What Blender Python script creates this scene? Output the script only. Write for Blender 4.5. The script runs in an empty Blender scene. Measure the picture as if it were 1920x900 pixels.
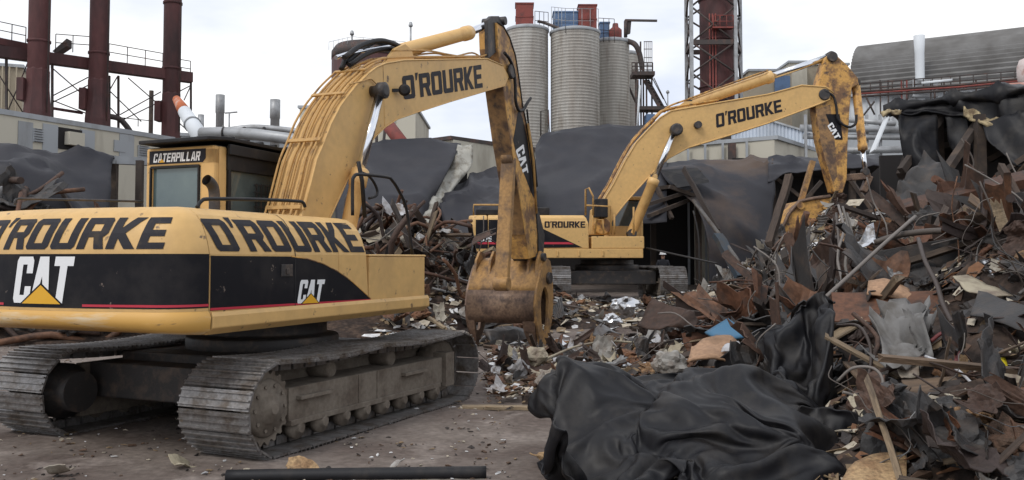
import bpy, bmesh, math, random
from math import sin, cos, pi, radians, sqrt, atan2, tan
from mathutils import Vector, Matrix, noise
random.seed(7)
SC = bpy.context.scene
COL = SC.collection
V = Vector

# ------------------------------------------------------------------ camera
F_PX, HZ, CAM_H, PITCH = 1682.0, 485.0, 1.985, radians(2.5)
cd = bpy.data.cameras.new('camera'); cam = bpy.data.objects.new('camera', cd); COL.objects.link(cam)
cam.location = (0, 0, CAM_H); cam.rotation_euler = (radians(90) + PITCH, 0, 0)
cd.sensor_width = 36; cd.lens = F_PX / 1920 * 36
CY0 = HZ - F_PX * tan(PITCH)
cd.shift_y = (CY0 - 450) / 1920
cd.clip_start = .1; cd.clip_end = 3000
SC.camera = cam

# ------------------------------------------------------------------ sky, sun, exposure
SUN_EL, SUN_AZ = radians(48), radians(222)      # azimuth clockwise from +Y
w = bpy.data.worlds.new('World'); SC.world = w; w.use_nodes = True
nt = w.node_tree; nt.nodes.clear()
def wn(t, **k):
    n = nt.nodes.new(t)
    for a, b in k.items(): setattr(n, a, b)
    return n
sky = wn('ShaderNodeTexSky', sky_type='NISHITA', sun_disc=False, sun_elevation=SUN_EL, sun_rotation=SUN_AZ)
tc = wn('ShaderNodeTexCoord'); mp = wn('ShaderNodeMapping'); mp.inputs['Scale'].default_value = (1.6, 1.6, 4.5)
mp.inputs['Location'].default_value = (.35, .2, .75)
nz = wn('ShaderNodeTexNoise'); nz.inputs['Scale'].default_value = 1.9; nz.inputs['Detail'].default_value = 5; nz.inputs['Roughness'].default_value = .52
rp = wn('ShaderNodeValToRGB')
rp.color_ramp.elements[0].position = .36; rp.color_ramp.elements[0].color = (.66, .71, .82, 1)
rp.color_ramp.elements[1].position = .62; rp.color_ramp.elements[1].color = (1.0, 1.0, 1.0, 1)
sc_ = wn('ShaderNodeVectorMath', operation='SCALE'); sc_.inputs['Scale'].default_value = 11.4
mx = wn('ShaderNodeMix', data_type='RGBA'); mx.inputs['Factor'].default_value = .94
bg = wn('ShaderNodeBackground'); bg.inputs['Strength'].default_value = .1
ow = wn('ShaderNodeOutputWorld')
L_ = nt.links.new
L_(tc.outputs['Generated'], mp.inputs['Vector']); L_(mp.outputs['Vector'], nz.inputs['Vector'])
L_(nz.outputs['Fac'], rp.inputs['Fac']); L_(rp.outputs['Color'], sc_.inputs[0])
L_(sky.outputs['Color'], mx.inputs['A']); L_(sc_.outputs['Vector'], mx.inputs['B'])
L_(mx.outputs['Result'], bg.inputs['Color']); L_(bg.outputs['Background'], ow.inputs['Surface'])
sd = bpy.data.lights.new('sun', 'SUN'); so = bpy.data.objects.new('sun', sd); COL.objects.link(so)
sd.energy = 1.3; sd.angle = radians(18); sd.color = (1, .965, .92)
sdir = V((sin(SUN_AZ) * cos(SUN_EL), cos(SUN_AZ) * cos(SUN_EL), sin(SUN_EL)))
so.rotation_euler = sdir.to_track_quat('Z', 'Y').to_euler(); so.location = sdir * 60 + V((0, 20, 0))
vs = SC.view_settings
vs.view_transform = 'Standard'; vs.look = 'None'; vs.gamma = 1; vs.use_curve_mapping = False; vs.exposure = 0.12
SC.cycles.max_bounces = 6

# ------------------------------------------------------------------ helpers: pixels of the 1920x900 photograph <-> world
CAMP = V((0, 0, CAM_H))
def ray(px, py):
    x = (px - 960) / F_PX; y = (CY0 - py) / F_PX
    return V((x, cos(PITCH) - y * sin(PITCH), sin(PITCH) + y * cos(PITCH)))
def at(px, py, Y):
    d = ray(px, py); return CAMP + d * (Y / d.y)
def proj(P):
    z = P[2] - CAM_H; c, s = cos(PITCH), sin(PITCH); Z = P[1] * c + z * s
    return (960 + F_PX * P[0] / Z, CY0 - F_PX * (-P[1] * s + z * c) / Z)

# ------------------------------------------------------------------ helpers: meshes
class MB:
    def __init__(s): s.v = []; s.f = []; s.m = []; s.s = []
    def add(s, vs_, fs, mat=0, smooth=False):
        o = len(s.v); s.v.extend([tuple(p) for p in vs_])
        for f in fs: s.f.append([i + o for i in f]); s.m.append(mat); s.s.append(smooth)
        return s
    def box(s, c, size, R=None, mat=0):
        hx, hy, hz = size[0] / 2, size[1] / 2, size[2] / 2
        ps = [V((x, y, z)) for x in (-hx, hx) for y in (-hy, hy) for z in (-hz, hz)]
        if R: ps = [R @ p for p in ps]
        return s.add([p + V(c) for p in ps], [(0, 1, 3, 2), (4, 6, 7, 5), (0, 4, 5, 1), (2, 3, 7, 6), (0, 2, 6, 4), (1, 5, 7, 3)], mat)
    def beam(s, p, q, w, h, mat=0, up=(0, 0, 1)):
        p, q = V(p), V(q); d = (q - p)
        if d.length < 1e-6: return s
        x = d.normalized(); u = V(up)
        if abs(x.dot(u)) > .98: u = V((1, 0, 0))
        y = u.cross(x).normalized(); z = x.cross(y)
        R = Matrix((x, y, z)).transposed()
        return s.box((p + q) / 2, (d.length, w, h), R, mat)
    def tube(s, pts, r, n=8, mat=0, cap=True):
        pts = [V(p) for p in pts]
        rs = r if isinstance(r, (list, tuple)) else [r] * len(pts)
        T = [(pts[min(i + 1, len(pts) - 1)] - pts[max(i - 1, 0)]).normalized() for i in range(len(pts))]
        u = T[0].orthogonal().normalized(); vs_ = []; fs = []
        for i, p in enumerate(pts):
            if i:
                u = (u - T[i] * u.dot(T[i]))
                u = u.normalized() if u.length > 1e-5 else T[i].orthogonal().normalized()
            b = T[i].cross(u)
            vs_ += [p + (u * cos(2 * pi * k / n) + b * sin(2 * pi * k / n)) * rs[i] for k in range(n)]
        for i in range(len(pts) - 1):
            for k in range(n):
                a, b2 = i * n + k, i * n + (k + 1) % n
                fs.append((a, b2, b2 + n, a + n))
        s.add(vs_, fs, mat, True)
        if cap:
            o = len(s.v) - len(vs_)
            for base in (0, (len(pts) - 1) * n):
                s.f.append([o + base + k for k in range(n)]); s.m.append(mat); s.s.append(False)
        return s
    def prism(s, poly, vec, mat=0, cap2=True):
        n = len(poly); a = [V(p) for p in poly]; b = [p + V(vec) for p in a]
        fs = [tuple(range(n))] + ([tuple(range(n, 2 * n))] if cap2 else []) + [(i, (i + 1) % n, (i + 1) % n + n, i + n) for i in range(n)]
        return s.add(a + b, fs, mat)
    def loft(s, rings, close=False, caps=False, mat=0, smooth=True):
        n = len(rings[0]); vs_ = [p for r in rings for p in r]; fs = []
        for i in range(len(rings) - 1):
            for k in range(n if close else n - 1):
                k2 = (k + 1) % n
                fs.append((i * n + k, i * n + k2, (i + 1) * n + k2, (i + 1) * n + k))
        s.add(vs_, fs, mat, smooth)
        if caps:
            o = len(s.v) - len(vs_)
            for base in (0, (len(rings) - 1) * n):
                s.f.append([o + base + k for k in range(n)]); s.m.append(mat); s.s.append(False)
        return s
    def lathe(s, prof, org=(0, 0, 0), axis=(0, 0, 1), n=20, mat=0, smooth=True):
        z = V(axis).normalized(); x = z.orthogonal().normalized(); y = z.cross(x); o = V(org)
        rings = [[o + z * h + (x * cos(2 * pi * k / n) + y * sin(2 * pi * k / n)) * r for k in range(n)] for r, h in prof]
        return s.loft(rings, True, True, mat, smooth)
    def build(s, name, mats, parent=None, loc=None, bevel=0, solid=0, sub=0):
        me = bpy.data.meshes.new(name); me.from_pydata(s.v, [], s.f)
        for m in (mats if isinstance(mats, (list, tuple)) else [mats]): me.materials.append(m)
        me.polygons.foreach_set('material_index', s.m); me.polygons.foreach_set('use_smooth', s.s)
        bm = bmesh.new(); bm.from_mesh(me); bmesh.ops.recalc_face_normals(bm, faces=bm.faces); bm.to_mesh(me); bm.free()
        o = bpy.data.objects.new(name, me); COL.objects.link(o)
        if parent: o.parent = parent
        if loc: o.location = loc
        if solid:
            q = o.modifiers.new('solid', 'SOLIDIFY'); q.thickness = solid; q.offset = 0
        if bevel:
            q = o.modifiers.new('bevel', 'BEVEL'); q.width = bevel; q.segments = 2; q.limit_method = 'ANGLE'; q.angle_limit = radians(40)
        return o
def tag(o, label=None, cat=None, group=None, kind=None):
    if label: o['label'] = label
    if cat: o['category'] = cat
    if group: o['group'] = group
    if kind: o['kind'] = kind
    return o
def empty(name, loc, rz=0, label=None, cat=None, group=None):
    o = bpy.data.objects.new(name, None); COL.objects.link(o); o.location = loc; o.rotation_euler = (0, 0, rz)
    o.empty_display_size = .2
    return tag(o, label, cat, group)
def copy_tree(o, parent=None):
    c = o.copy(); COL.objects.link(c); c.parent = parent
    for ch in o.children: copy_tree(ch, c)
    return c
def cr(P, n):
    """Catmull-Rom through points"""
    P = [V(p) for p in P]; out = []
    for i in range(len(P) - 1):
        a = P[i - 1] if i else P[0] * 2 - P[1]; b = P[i]; c = P[i + 1]; d = P[i + 2] if i + 2 < len(P) else P[-1] * 2 - P[-2]
        for k in range(n):
            t = k / n
            out.append(.5 * ((2 * b) + (c - a) * t + (2 * a - 5 * b + 4 * c - d) * t * t + (3 * b - a - 3 * c + d) * t ** 3))
    out.append(P[-1]); return out
def fb(p, sc=1.0, o=4): return noise.fractal(V(p) * sc, 1.0, 2.0, o)
def ridge(p, sc=1.0):
    return 1 - abs(noise.noise(V(p) * sc)) * 2

# ------------------------------------------------------------------ helpers: materials (all node based)
def mat(name, col, rough=.6, metal=0, dirt=None, dscale=2.0, dlo=.45, dhi=.65, bump=0, bscale=30, rnd=None, spec=.5, fine=None, stretch=(1, 1, 1), dirt2=None):
    m = bpy.data.materials.new(name); m.use_nodes = True; N = m.node_tree.nodes; K = m.node_tree.links.new
    b = N['Principled BSDF']; b.inputs['Roughness'].default_value = rough; b.inputs['Metallic'].default_value = metal
    b.inputs['Specular IOR Level'].default_value = spec
    c = N.new('ShaderNodeRGB'); c.outputs[0].default_value = (*col, 1); out = c.outputs[0]
    t = N.new('ShaderNodeTexCoord'); mpg = N.new('ShaderNodeMapping'); K(t.outputs['Object'], mpg.inputs['Vector']); mpg.inputs['Scale'].default_value = stretch
    oi = N.new('ShaderNodeObjectInfo')
    ad = N.new('ShaderNodeVectorMath'); ad.operation = 'ADD'; K(mpg.outputs[0], ad.inputs[0])
    ml = N.new('ShaderNodeMath'); ml.operation = 'MULTIPLY'; ml.inputs[1].default_value = 37; K(oi.outputs['Random'], ml.inputs[0]); K(ml.outputs[0], ad.inputs[1])
    vec = ad.outputs[0]
    if rnd:
        r = N.new('ShaderNodeValToRGB'); r.color_ramp.interpolation = 'CONSTANT'; e = r.color_ramp.elements
        while len(e) < len(rnd): e.new(.5)
        for i, q in enumerate(rnd): e[i].position = i / len(rnd); e[i].color = (*q, 1)
        K(oi.outputs['Random'], r.inputs[0]); out = r.outputs[0]
    def layer(out, dcol, sc, lo, hi):
        n = N.new('ShaderNodeTexNoise'); n.inputs['Scale'].default_value = sc; n.inputs['Detail'].default_value = 8; n.inputs['Roughness'].default_value = .62
        K(vec, n.inputs['Vector'])
        q = N.new('ShaderNodeMapRange'); q.inputs['From Min'].default_value = lo; q.inputs['From Max'].default_value = hi; K(n.outputs['Fac'], q.inputs['Value'])
        x = N.new('ShaderNodeMix'); x.data_type = 'RGBA'; K(q.outputs[0], x.inputs['Factor']); K(out, x.inputs['A']); x.inputs['B'].default_value = (*dcol, 1)
        return x.outputs['Result']
    if dirt: out = layer(out, dirt, dscale, dlo, dhi)
    if dirt2: out = layer(out, dirt2[0], dirt2[1], dirt2[2], dirt2[3])
    if fine:   # fine value variation
        n = N.new('ShaderNodeTexNoise'); n.inputs['Scale'].default_value = fine[0]; n.inputs['Detail'].default_value = 6; K(vec, n.inputs['Vector'])
        q = N.new('ShaderNodeMapRange'); q.inputs['From Min'].default_value = .3; q.inputs['From Max'].default_value = .7
        q.inputs['To Min'].default_value = 1 - fine[1]; q.inputs['To Max'].default_value = 1 + fine[1]; K(n.outputs['Fac'], q.inputs['Value'])
        x = N.new('ShaderNodeVectorMath'); x.operation = 'SCALE'; K(out, x.inputs[0]); K(q.outputs[0], x.inputs['Scale']); out = x.outputs[0]
    K(out, b.inputs['Base Color'])
    if bump:
        n = N.new('ShaderNodeTexNoise'); n.inputs['Scale'].default_value = bscale; n.inputs['Detail'].default_value = 6; K(vec, n.inputs['Vector'])
        bp = N.new('ShaderNodeBump'); bp.inputs['Strength'].default_value = bump; bp.inputs['Distance'].default_value = .02; K(n.outputs['Fac'], bp.inputs['Height']); K(bp.outputs[0], b.inputs['Normal'])
    return m
M = {}
YEL = (.62, .392, .152)
M['yellow'] = mat('machine_yellow', YEL, .5, dirt=(.50, .32, .135), dscale=1.1, dlo=.5, dhi=.75, fine=(9, .06), dirt2=((.15, .10, .06), 7, .635, .70), spec=.35, bump=.06, bscale=3)
M['yellow_worn'] = mat('worn_yellow', (.55, .30, .08), .6, dirt=(.17, .09, .045), dscale=2.2, dlo=.46, dhi=.6, fine=(14, .18), dirt2=((.08, .05, .035), 5, .55, .68))
M['yellow_lip'] = mat('scraped_yellow', (.60, .34, .085), .55, dirt=(.62, .50, .33), dscale=1.6, dlo=.52, dhi=.66, stretch=(.5, .5, 4), dirt2=((.12, .08, .055), 7, .62, .7))
M['lines'] = mat('yellow_line_paint', (.47, .275, .095), .5, dirt=(.2, .115, .05), dscale=6, dlo=.5, dhi=.7, spec=.3)
M['stick_brown'] = mat('worn_stick_back', (.30, .17, .07), .6, dirt=(.10, .06, .04), dscale=2.4, dlo=.44, dhi=.6, fine=(16, .2), dirt2=((.04, .03, .026), 4, .54, .68))
M['cyl'] = mat('cylinder_yellow', (.68, .43, .17), .42, dirt=(.5, .28, .1), dscale=3, dlo=.5, dhi=.75)
M['chrome'] = mat('chrome_rod', (.72, .74, .78), .16, 1)
M['steel_dark'] = mat('dark_greasy_steel', (.045, .042, .042), .55, .3, dirt=(.12, .09, .07), dscale=5, dlo=.5, dhi=.7, bump=.2)
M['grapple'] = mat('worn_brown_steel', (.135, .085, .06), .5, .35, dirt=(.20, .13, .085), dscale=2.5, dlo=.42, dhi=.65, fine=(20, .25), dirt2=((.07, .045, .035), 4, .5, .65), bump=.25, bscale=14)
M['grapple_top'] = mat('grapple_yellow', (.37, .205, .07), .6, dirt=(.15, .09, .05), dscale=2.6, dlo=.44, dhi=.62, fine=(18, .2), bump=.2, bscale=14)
M['black'] = mat('black_paint', (.008, .008, .011), .5, spec=.18, dirt=(.022, .02, .021), dscale=2.2, dlo=.48, dhi=.7, dirt2=((.16, .13, .11), 8, .655, .685))
M['decal_dark'] = mat('lettering_dark', (.017, .016, .021), .55, spec=.2, dirt=(.045, .035, .026), dscale=5, dlo=.56, dhi=.7)
M['white'] = mat('white_decal', (.78, .79, .80), .45)
M['red'] = mat('red_stripe', (.48, .025, .05), .45)
M['amber'] = mat('amber_triangle', (.72, .38, .02), .45)
M['glass'] = mat('dark_glass', (.05, .07, .075), .05, spec=.9, dirt=(.10, .13, .13), dscale=1.2, dlo=.45, dhi=.65)  # lightened in the colour to suggest reflection and light behind the pane
M['glass_pale'] = mat('rear_glass', (.065, .10, .112), .05, dirt=(.11, .155, .16), dscale=.9, dlo=.4, dhi=.7, spec=.8)
M['rubber'] = mat('black_rubber', (.013, .013, .015), .55, spec=.3, dirt=(.035, .03, .027), dscale=3, dlo=.5, dhi=.7)
M['shoe'] = mat('track_steel', (.23, .22, .215), .42, .55, dirt=(.12, .098, .08), dscale=5, dlo=.45, dhi=.65, fine=(25, .25), dirt2=((.26, .2, .12), 2.2, .66, .70), bump=.2, bscale=25)
M['dusty'] = mat('dusty_frame', (.18, .152, .122), .9, dirt=(.11, .086, .066), dscale=3, dlo=.45, dhi=.65, fine=(22, .15), bump=.25, bscale=20)
M['cab_in'] = mat('cab_interior', (.02, .02, .02), .8)

# ------------------------------------------------------------------ lettering: convex, non overlapping polygons in a unit cell
def _q(a, b, c, d): return [(a, b), (c, b), (c, d), (a, d)]
_LB = _q(0, 0, .29, 1)
GL = {
 'O': [[(0, .09), (.09, 0), (.29, 0), (.29, 1), (.09, 1), (0, .91)], [(.63, 0), (.83, 0), (.92, .09), (.92, .91), (.83, 1), (.63, 1)], _q(.29, 0, .63, .2), _q(.29, .8, .63, 1)],
 "'": [[(.02, .74), (.12, .74), (.26, 1.06), (.02, 1.06)]],
 'R': [_LB, _q(.29, .8, .63, 1), [(.63, .38), (.8, .38), (.92, .5), (.92, .91), (.83, 1), (.63, 1)], _q(.29, .38, .63, .57), [(.62, 0), (.95, 0), (.78, .38), (.47, .38)]],
 'U': [[(0, .09), (.09, 0), (.29, 0), (.29, 1), (0, 1)], [(.63, 0), (.83, 0), (.92, .09), (.92, 1), (.63, 1)], _q(.29, 0, .63, .2)],
 'K': [_LB, [(.29, .5), (.48, .5), (.96, 1), (.61, 1), (.29, .66)], [(.29, .34), (.61, 0), (.96, 0), (.48, .5), (.29, .5)]],
 'E': [_LB, _q(.29, .8, .86, 1), _q(.29, .4, .78, .6), _q(.29, 0, .86, .2)],
 'C': [[(0, .09), (.09, 0), (.29, 0), (.29, 1), (.09, 1), (0, .91)], _q(.29, 0, .6, .18), _q(.29, .82, .6, 1), [(.6, 0), (.78, 0), (.87, .09), (.87, .36), (.6, .36)], [(.6, .64), (.87, .64), (.87, .91), (.78, 1), (.6, 1)]],
 'A': [[(0, 0), (.28, 0), (.46, 1), (.26, 1)], [(.64, 0), (.92, 0), (.66, 1), (.46, 1)], [(.316, .2), (.604, .2), (.57, .38), (.35, .38)]],
 'T': [_q(0, .8, .86, 1), _q(.29, 0, .58, .8)],
 'P': [_LB, _q(.29, .8, .63, 1), [(.63, .38), (.83, .38), (.92, .47), (.92, .91), (.83, 1), (.63, 1)], _q(.29, .38, .63, .57)],
 'I': [_LB], 'L': [_LB, _q(.29, 0, .78, .2)],
 'c': [[(0, .09), (.09, 0), (.35, 0), (.35, 1), (.09, 1), (0, .91)], _q(.35, 0, .6, .17), _q(.35, .83, .6, 1), [(.6, 0), (.85, 0), (.94, .09), (.94, .36), (.6, .36)], [(.6, .64), (.94, .64), (.94, .91), (.85, 1), (.6, 1)]],
 'a': [[(-.04, 0), (.24, 0), (.46, .58), (.46, 1), (.22, 1)], [(.68, 0), (.96, 0), (.70, 1), (.46, 1), (.46, .58)]],
 't': [_q(0, .8, .94, 1), _q(.29, 0, .65, .8)],
 'N': [_q(0, 0, .24, 1), _q(.66, 0, .9, 1), [(.24, .62), (.66, 0), (.66, .38), (.24, 1)]],
 '3': [_q(0, .82, .58, 1), _q(.1, .42, .58, .58), _q(0, 0, .58, .18), _q(.58, 0, .86, 1)],
 '7': [_q(0, .82, .86, 1), [(.2, 0), (.5, 0), (.86, .82), (.56, .82)]],
 '5': [_q(0, .82, .86, 1), _q(0, .44, .28, .82), _q(.28, .44, .58, .6), _q(.58, 0, .86, .6), _q(0, 0, .58, .18)],
}
def text_w(t):
    return sum({"'": .3, 'I': .36}.get(c, 1.02) for c in t)
def text_mb(t, x0, x1, y0, y1, fn, shear=0.0, cut=0):
    """letters filling the box x0..x1, y0..y1 of a surface; fn maps (x, y) to 3D"""
    bm = bmesh.new(); sx = (x1 - x0) / (text_w(t) - .1); x = 0; H = y1 - y0
    for c in t:
        for poly in GL[c]:
            bm.faces.new([bm.verts.new((x0 + (x + a) * sx + shear * H * (b - .5), y0 + b * H, 0)) for a, b in poly])
        x += {"'": .3, 'I': .36}.get(c, 1.02)
    if cut:
        for i in range(1, 400):
            xx = min(x0, x1) - .3 + i * cut
            if xx > max(x0, x1) + .3: break
            bmesh.ops.bisect_plane(bm, geom=bm.verts[:] + bm.edges[:] + bm.faces[:], plane_co=(xx, 0, 0), plane_no=(1, 0, 0))
        for i in range(1, 12):
            bmesh.ops.bisect_plane(bm, geom=bm.verts[:] + bm.edges[:] + bm.faces[:], plane_co=(0, y0 + H * i / 8, 0), plane_no=(0, 1, 0))
    mb = MB(); bm.verts.index_update()
    mb.add([fn(v.co.x, v.co.y) for v in bm.verts], [[v.index for v in f.verts] for f in bm.faces]); bm.free()
    return mb

# ================================================================== EXCAVATORS
class Frame:
    """a machine's local frame: u forward, v to its left, z up; loc/onp bring photo points into it"""
    def __init__(s, root, x, y, z, yaw):
        s.o = V((x, y, z)); a = yaw; s.Fw = V((cos(a), sin(a), 0)); s.Lf = V((-sin(a), cos(a), 0)); s.root = root
    def l(s, P):
        d = V(P) - s.o; return V((d.dot(s.Fw), d.dot(s.Lf), d.z))
    def w(s, p): return s.o + s.Fw * p[0] + s.Lf * p[1] + V((0, 0, p[2]))
    def loc(s, px, py, Y): return s.l(at(px, py, Y))
    def onp(s, px, py, v):
        c = s.l(CAMP); d = ray(px, py); dv = d.dot(s.Lf); t = (v - c.y) / dv
        return V((c.x + d.dot(s.Fw) * t, v, c.z + d.z * t))
    def pix(s, p): return proj(s.w(p))
    def poly(s, pxs, v): return [s.onp(a, b, v) for a, b in pxs]
    def quad_text(s, t, bl, br, tr, tl, v, off, shear=0, bend=None, cut=0):
        a, b, c, d = [s.onp(*q, v) for q in (bl, br, tr, tl)]
        def fn(x, y):
            p = (a * (1 - x) + b * x) * (1 - y) + (d * (1 - x) + c * x) * y
            p.y = v + off
            if bend: p.y += bend(p.z)
            return p
        return text_mb(t, 0, 1, 0, 1, fn, shear, cut)

def stadium(Lt, Ht, sag=.04):
    R = Ht / 2 - .035; c = Lt / 2 - Ht / 2; P = []
    n = 24
    for i in range(n): P.append((-c + 2 * c * i / n, Ht / 2 - R))
    for i in range(14): a = -pi / 2 + pi * i / 14; P.append((c + R * cos(a), Ht / 2 + R * sin(a)))
    for i in range(n): t = i / n; P.append((c - 2 * c * t, Ht / 2 + R - sag * abs(sin(2 * pi * t))))
    for i in range(14): a = pi / 2 + pi * i / 14; P.append((-c + R * cos(a), Ht / 2 + R * sin(a)))
    P.append(P[0]); return P
def build_track(root, vc, Lt, Ht, w, dyaw, side, shift=(0, 0)):
    """one crawler track; side = -1 when its outer face is the machine's right"""
    ca, sa = cos(dyaw), sin(dyaw)
    X = lambda u, v, z: V((u * ca - v * sa, u * sa + v * ca, z))
    Rz = Matrix.Rotation(dyaw, 3, 'Z')
    P = stadium(Lt, Ht)
    L = [0]
    for i in range(len(P) - 1): L.append(L[-1] + sqrt((P[i + 1][0] - P[i][0]) ** 2 + (P[i + 1][1] - P[i][1]) ** 2))
    n = int(L[-1] / .205); mb = MB(); j = 0
    for k in range(n):
        d = L[-1] * k / n
        while L[j + 1] < d: j += 1
        f = (d - L[j]) / (L[j + 1] - L[j]); q = [P[j][i] + (P[j + 1][i] - P[j][i]) * f for i in (0, 1)]
        t2 = V((P[j + 1][0] - P[j][0], 0, P[j + 1][1] - P[j][1])).normalized(); nn = V((t2.z, 0, -t2.x))
        R = Rz @ Matrix((t2, V((0, 1, 0)), nn)).transposed()
        jw = random.uniform(-.004, .004)
        c = V((q[0], vc + jw, q[1])); bx = lambda off, sz: mb.box(X(*(c + off)), sz, R)
        bx(nn * .012, (.197, w, .022))
        for g in (-.07, 0, .07): bx(t2 * g + nn * .034, (.016, w - .01, .026))
        for vv in (-.1, .1): bx(V((0, vv, 0)) - nn * .05, (.17, .05, .09))
    mb.build('track_belt', M['shoe'], root)
    R = Ht / 2 - .1; c = Lt / 2 - Ht / 2; vo = vc + side * .16
    # frame
    fm = MB(); vi, vf = vc - side * .2, vc + side * .27
    def slab(u0, u1, z0, z1, a, b): 
        fm.box(X((u0 + u1) / 2, (a + b) / 2, (z0 + z1) / 2), (u1 - u0, abs(b - a), z1 - z0), Rz)
    slab(-c + R * .9, c - R * .75, Ht * .30, Ht * .66, vi, vf)
    slab(-c + R * .92, c - R * 1.0, Ht * .25, Ht * .31, vi, vf + side * .03)
    slab(c - R * .72, c - R * .1, Ht * .24, Ht * .72, vi, vf + side * .05)
    slab(-c + R * .5, c - R * .3, Ht * .16, Ht * .80, vi - side * .05, vi + side * .04)
    for u in (-c * .62, c * .45):
        slab(u - .28, u + .28, Ht * .52, Ht * .56, vf, vf + side * .07)
    for u in (-c * .18, c * .02): slab(u, u + .03, Ht * .3, Ht * .66, vf, vf + side * .012)
    fm.build('track_frame', M['dusty'], root, bevel=.012)
    sp = MB(); prof = []
    for i in range(84):
        a = 2 * pi * i / 84; r = R * (1.0 if (i % 4) < 2 else .9); prof.append(X(-c + r * cos(a), vo, Ht / 2 + r * sin(a)))
    sp.prism(prof, X(0, side * .09, 0))
    ax = X(0, side, 0)
    sp.lathe([(R * .78, 0), (R * .78, .1), (R * .7, .14), (R * .42, .15), (R * .4, .19), (R * .15, .2), (R * .14, .22)], X(-c, vo, Ht / 2), ax, 28)
    for i in range(10):
        a = 2 * pi * i / 10; sp.lathe([(.02, 0), (.02, .02)], X(-c + R * .6 * cos(a), vo + side * .143, Ht / 2 + R * .6 * sin(a)), ax, 6)
    sp.build('sprocket', M['dusty'], root)
    fd = MB(); fd.lathe([(R * .82, 0), (R * .82, .12), (R * .6, .2), (R * .6, .34)], X(-c, vc - side * .14, Ht / 2), X(0, -side, 0), 24); fd.build('final_drive', M['steel_dark'], root)
    idl = MB(); idl.lathe([(R * .85, -.12), (R * .97, -.1), (R * .97, .1), (R * .85, .12), (R * .5, .08), (R * .25, .12), (R * .25, .16)], X(c, vc, Ht / 2), ax, 26)
    idl.build('idler_wheel', M['dusty'], root)
    nr = 8
    for i in range(nr):
        u = -c + R * .8 + (2 * c - R * 1.5) * (i + .5) / nr
        r = MB(); r.lathe([(.1, -.16), (.12, -.14), (.12, -.05), (.1, -.04), (.1, .17), (.125, .18), (.125, .26), (.06, .27), (.05, .31)], X(u, vc, Ht * .2 + .01), ax, 12)
        r.build('track_roller', M['dusty'], root)
    for u in (-c * .35, c * .3):
        r = MB(); r.lathe([(.08, -.16), (.1, -.14), (.1, .12), (.08, .14)], X(u, vc, Ht - .24), ax, 12); r.beam(X(u, vc, Ht - .24), X(u, vc, Ht * .6), .06, .06)
        r.build('carrier_roller', M['dusty'], root)

HP = [(0, 1.42), (0, 2.03), (.015, 2.10), (.05, 2.22), (.10, 2.33), (.17, 2.415), (.26, 2.47), (.38, 2.492)]
def hood_inset(z, k=1.0, dz=0.0):
    z -= dz
    for (a, za), (b, zb) in zip(HP, HP[1:]):
        if z <= zb: return (a + (b - a) * max(0, (z - za)) / (zb - za)) * k
    return HP[-1][0] * k

def cw_path(ub, hw, rc, bulge, n=26, wl=0):
    """plan curve of the counterweight from the right seam round the back to the left seam: (u, v, inward normal)"""
    P = []
    for i in range(7):
        a = pi / 2 * i / 6; P.append((ub - rc * sin(a), -hw + rc - rc * cos(a)))
    for i in range(1, n):
        v = (-hw + rc) + (hw + wl - 2 * rc) * i / n; P.append((ub - rc - bulge * (1 - (2 * i / n - 1) ** 2), v))
    for i in range(7):
        a = pi / 2 * (1 - i / 6); P.append((ub - rc * sin(a), wl - rc + rc * cos(a)))
    out = []
    for i, p in enumerate(P):
        a = P[max(i - 1, 0)]; b = P[min(i + 1, len(P) - 1)]
        t = V((b[0] - a[0], b[1] - a[1], 0)).normalized(); nrm = V((t.y, -t.x, 0))   # inward
        if i == 0: nrm = V((0, 1, 0))
        if i == len(P) - 1: nrm = V((0, -1, 0))
        out.append((V((p[0], p[1], 0)), nrm))
    S = [0]
    for i in range(len(P) - 1): S.append(S[-1] + (out[i + 1][0] - out[i][0]).length)
    return out, S

# ------------------------------------------------------------------ near machine
NX, NY, NYAW = -3.198, 11.6, radians(67.665)
near = empty('excavator', (NX, NY, 0), NYAW, 'yellow tracked excavator in the foreground with a raised boom and a clamshell grapple', 'excavator', 'yellow demolition excavators')
A = Frame(near, NX, NY, 0, NYAW)
DY = radians(65.22 - 67.665)
GA, WT, LT, HT = 2.865, .892, 4.86, .96
build_track(near, -GA / 2, LT, HT, WT, DY, -1)
build_track(near, GA / 2, LT, HT, WT, DY, 1)
Rz = Matrix.Rotation(DY, 3, 'Z')
ub_ = MB(); ub_.box((0, 0, .60), (2.6, 2.1, .56), Rz); ub_.box((0, 0, .58), (3.3, 2.36, .4), Rz)
ub_.lathe([(.95, .86), (.95, 1.02), (.8, 1.04), (.8, 1.26)], n=32); ub_.build('car_body', M['steel_dark'], near, bevel=.02)

HW = 1.405; UB = -2.652
HL = 1.86
path, S_ = cw_path(UB, HW, .4, .16, wl=HL)
def on_cw(s, z, off=0.0):
    i = 0
    s = min(max(s, 0), S_[-1] - 1e-6)
    while S_[i + 1] <= s: i += 1
    f = (s - S_[i]) / (S_[i + 1] - S_[i])
    p = path[i][0].lerp(path[i + 1][0], f); n = path[i][1].lerp(path[i + 1][1], f).normalized()
    e = .02
    k = hood_inset(z); sl = (hood_inset(z + e) - hood_inset(z - e)) / (2 * e)
    q = p + n * k; q.z = z
    nn = (-n + V((0, 0, sl))).normalized()
    return q + nn * off
def cw_s(px, z):
    best = min(range(1200), key=lambda i: abs(A.pix(on_cw(S_[-1] * .62 * i / 1200, z))[0] - px)); return S_[-1] * .62 * best / 1200
cw = MB()
zb = lambda i: .07 * sin(pi * S_[i] / S_[-1])
lip = [(.08, 1.255), (-.025, 1.30), (-.035, 1.43), (0, 1.485)]
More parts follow.
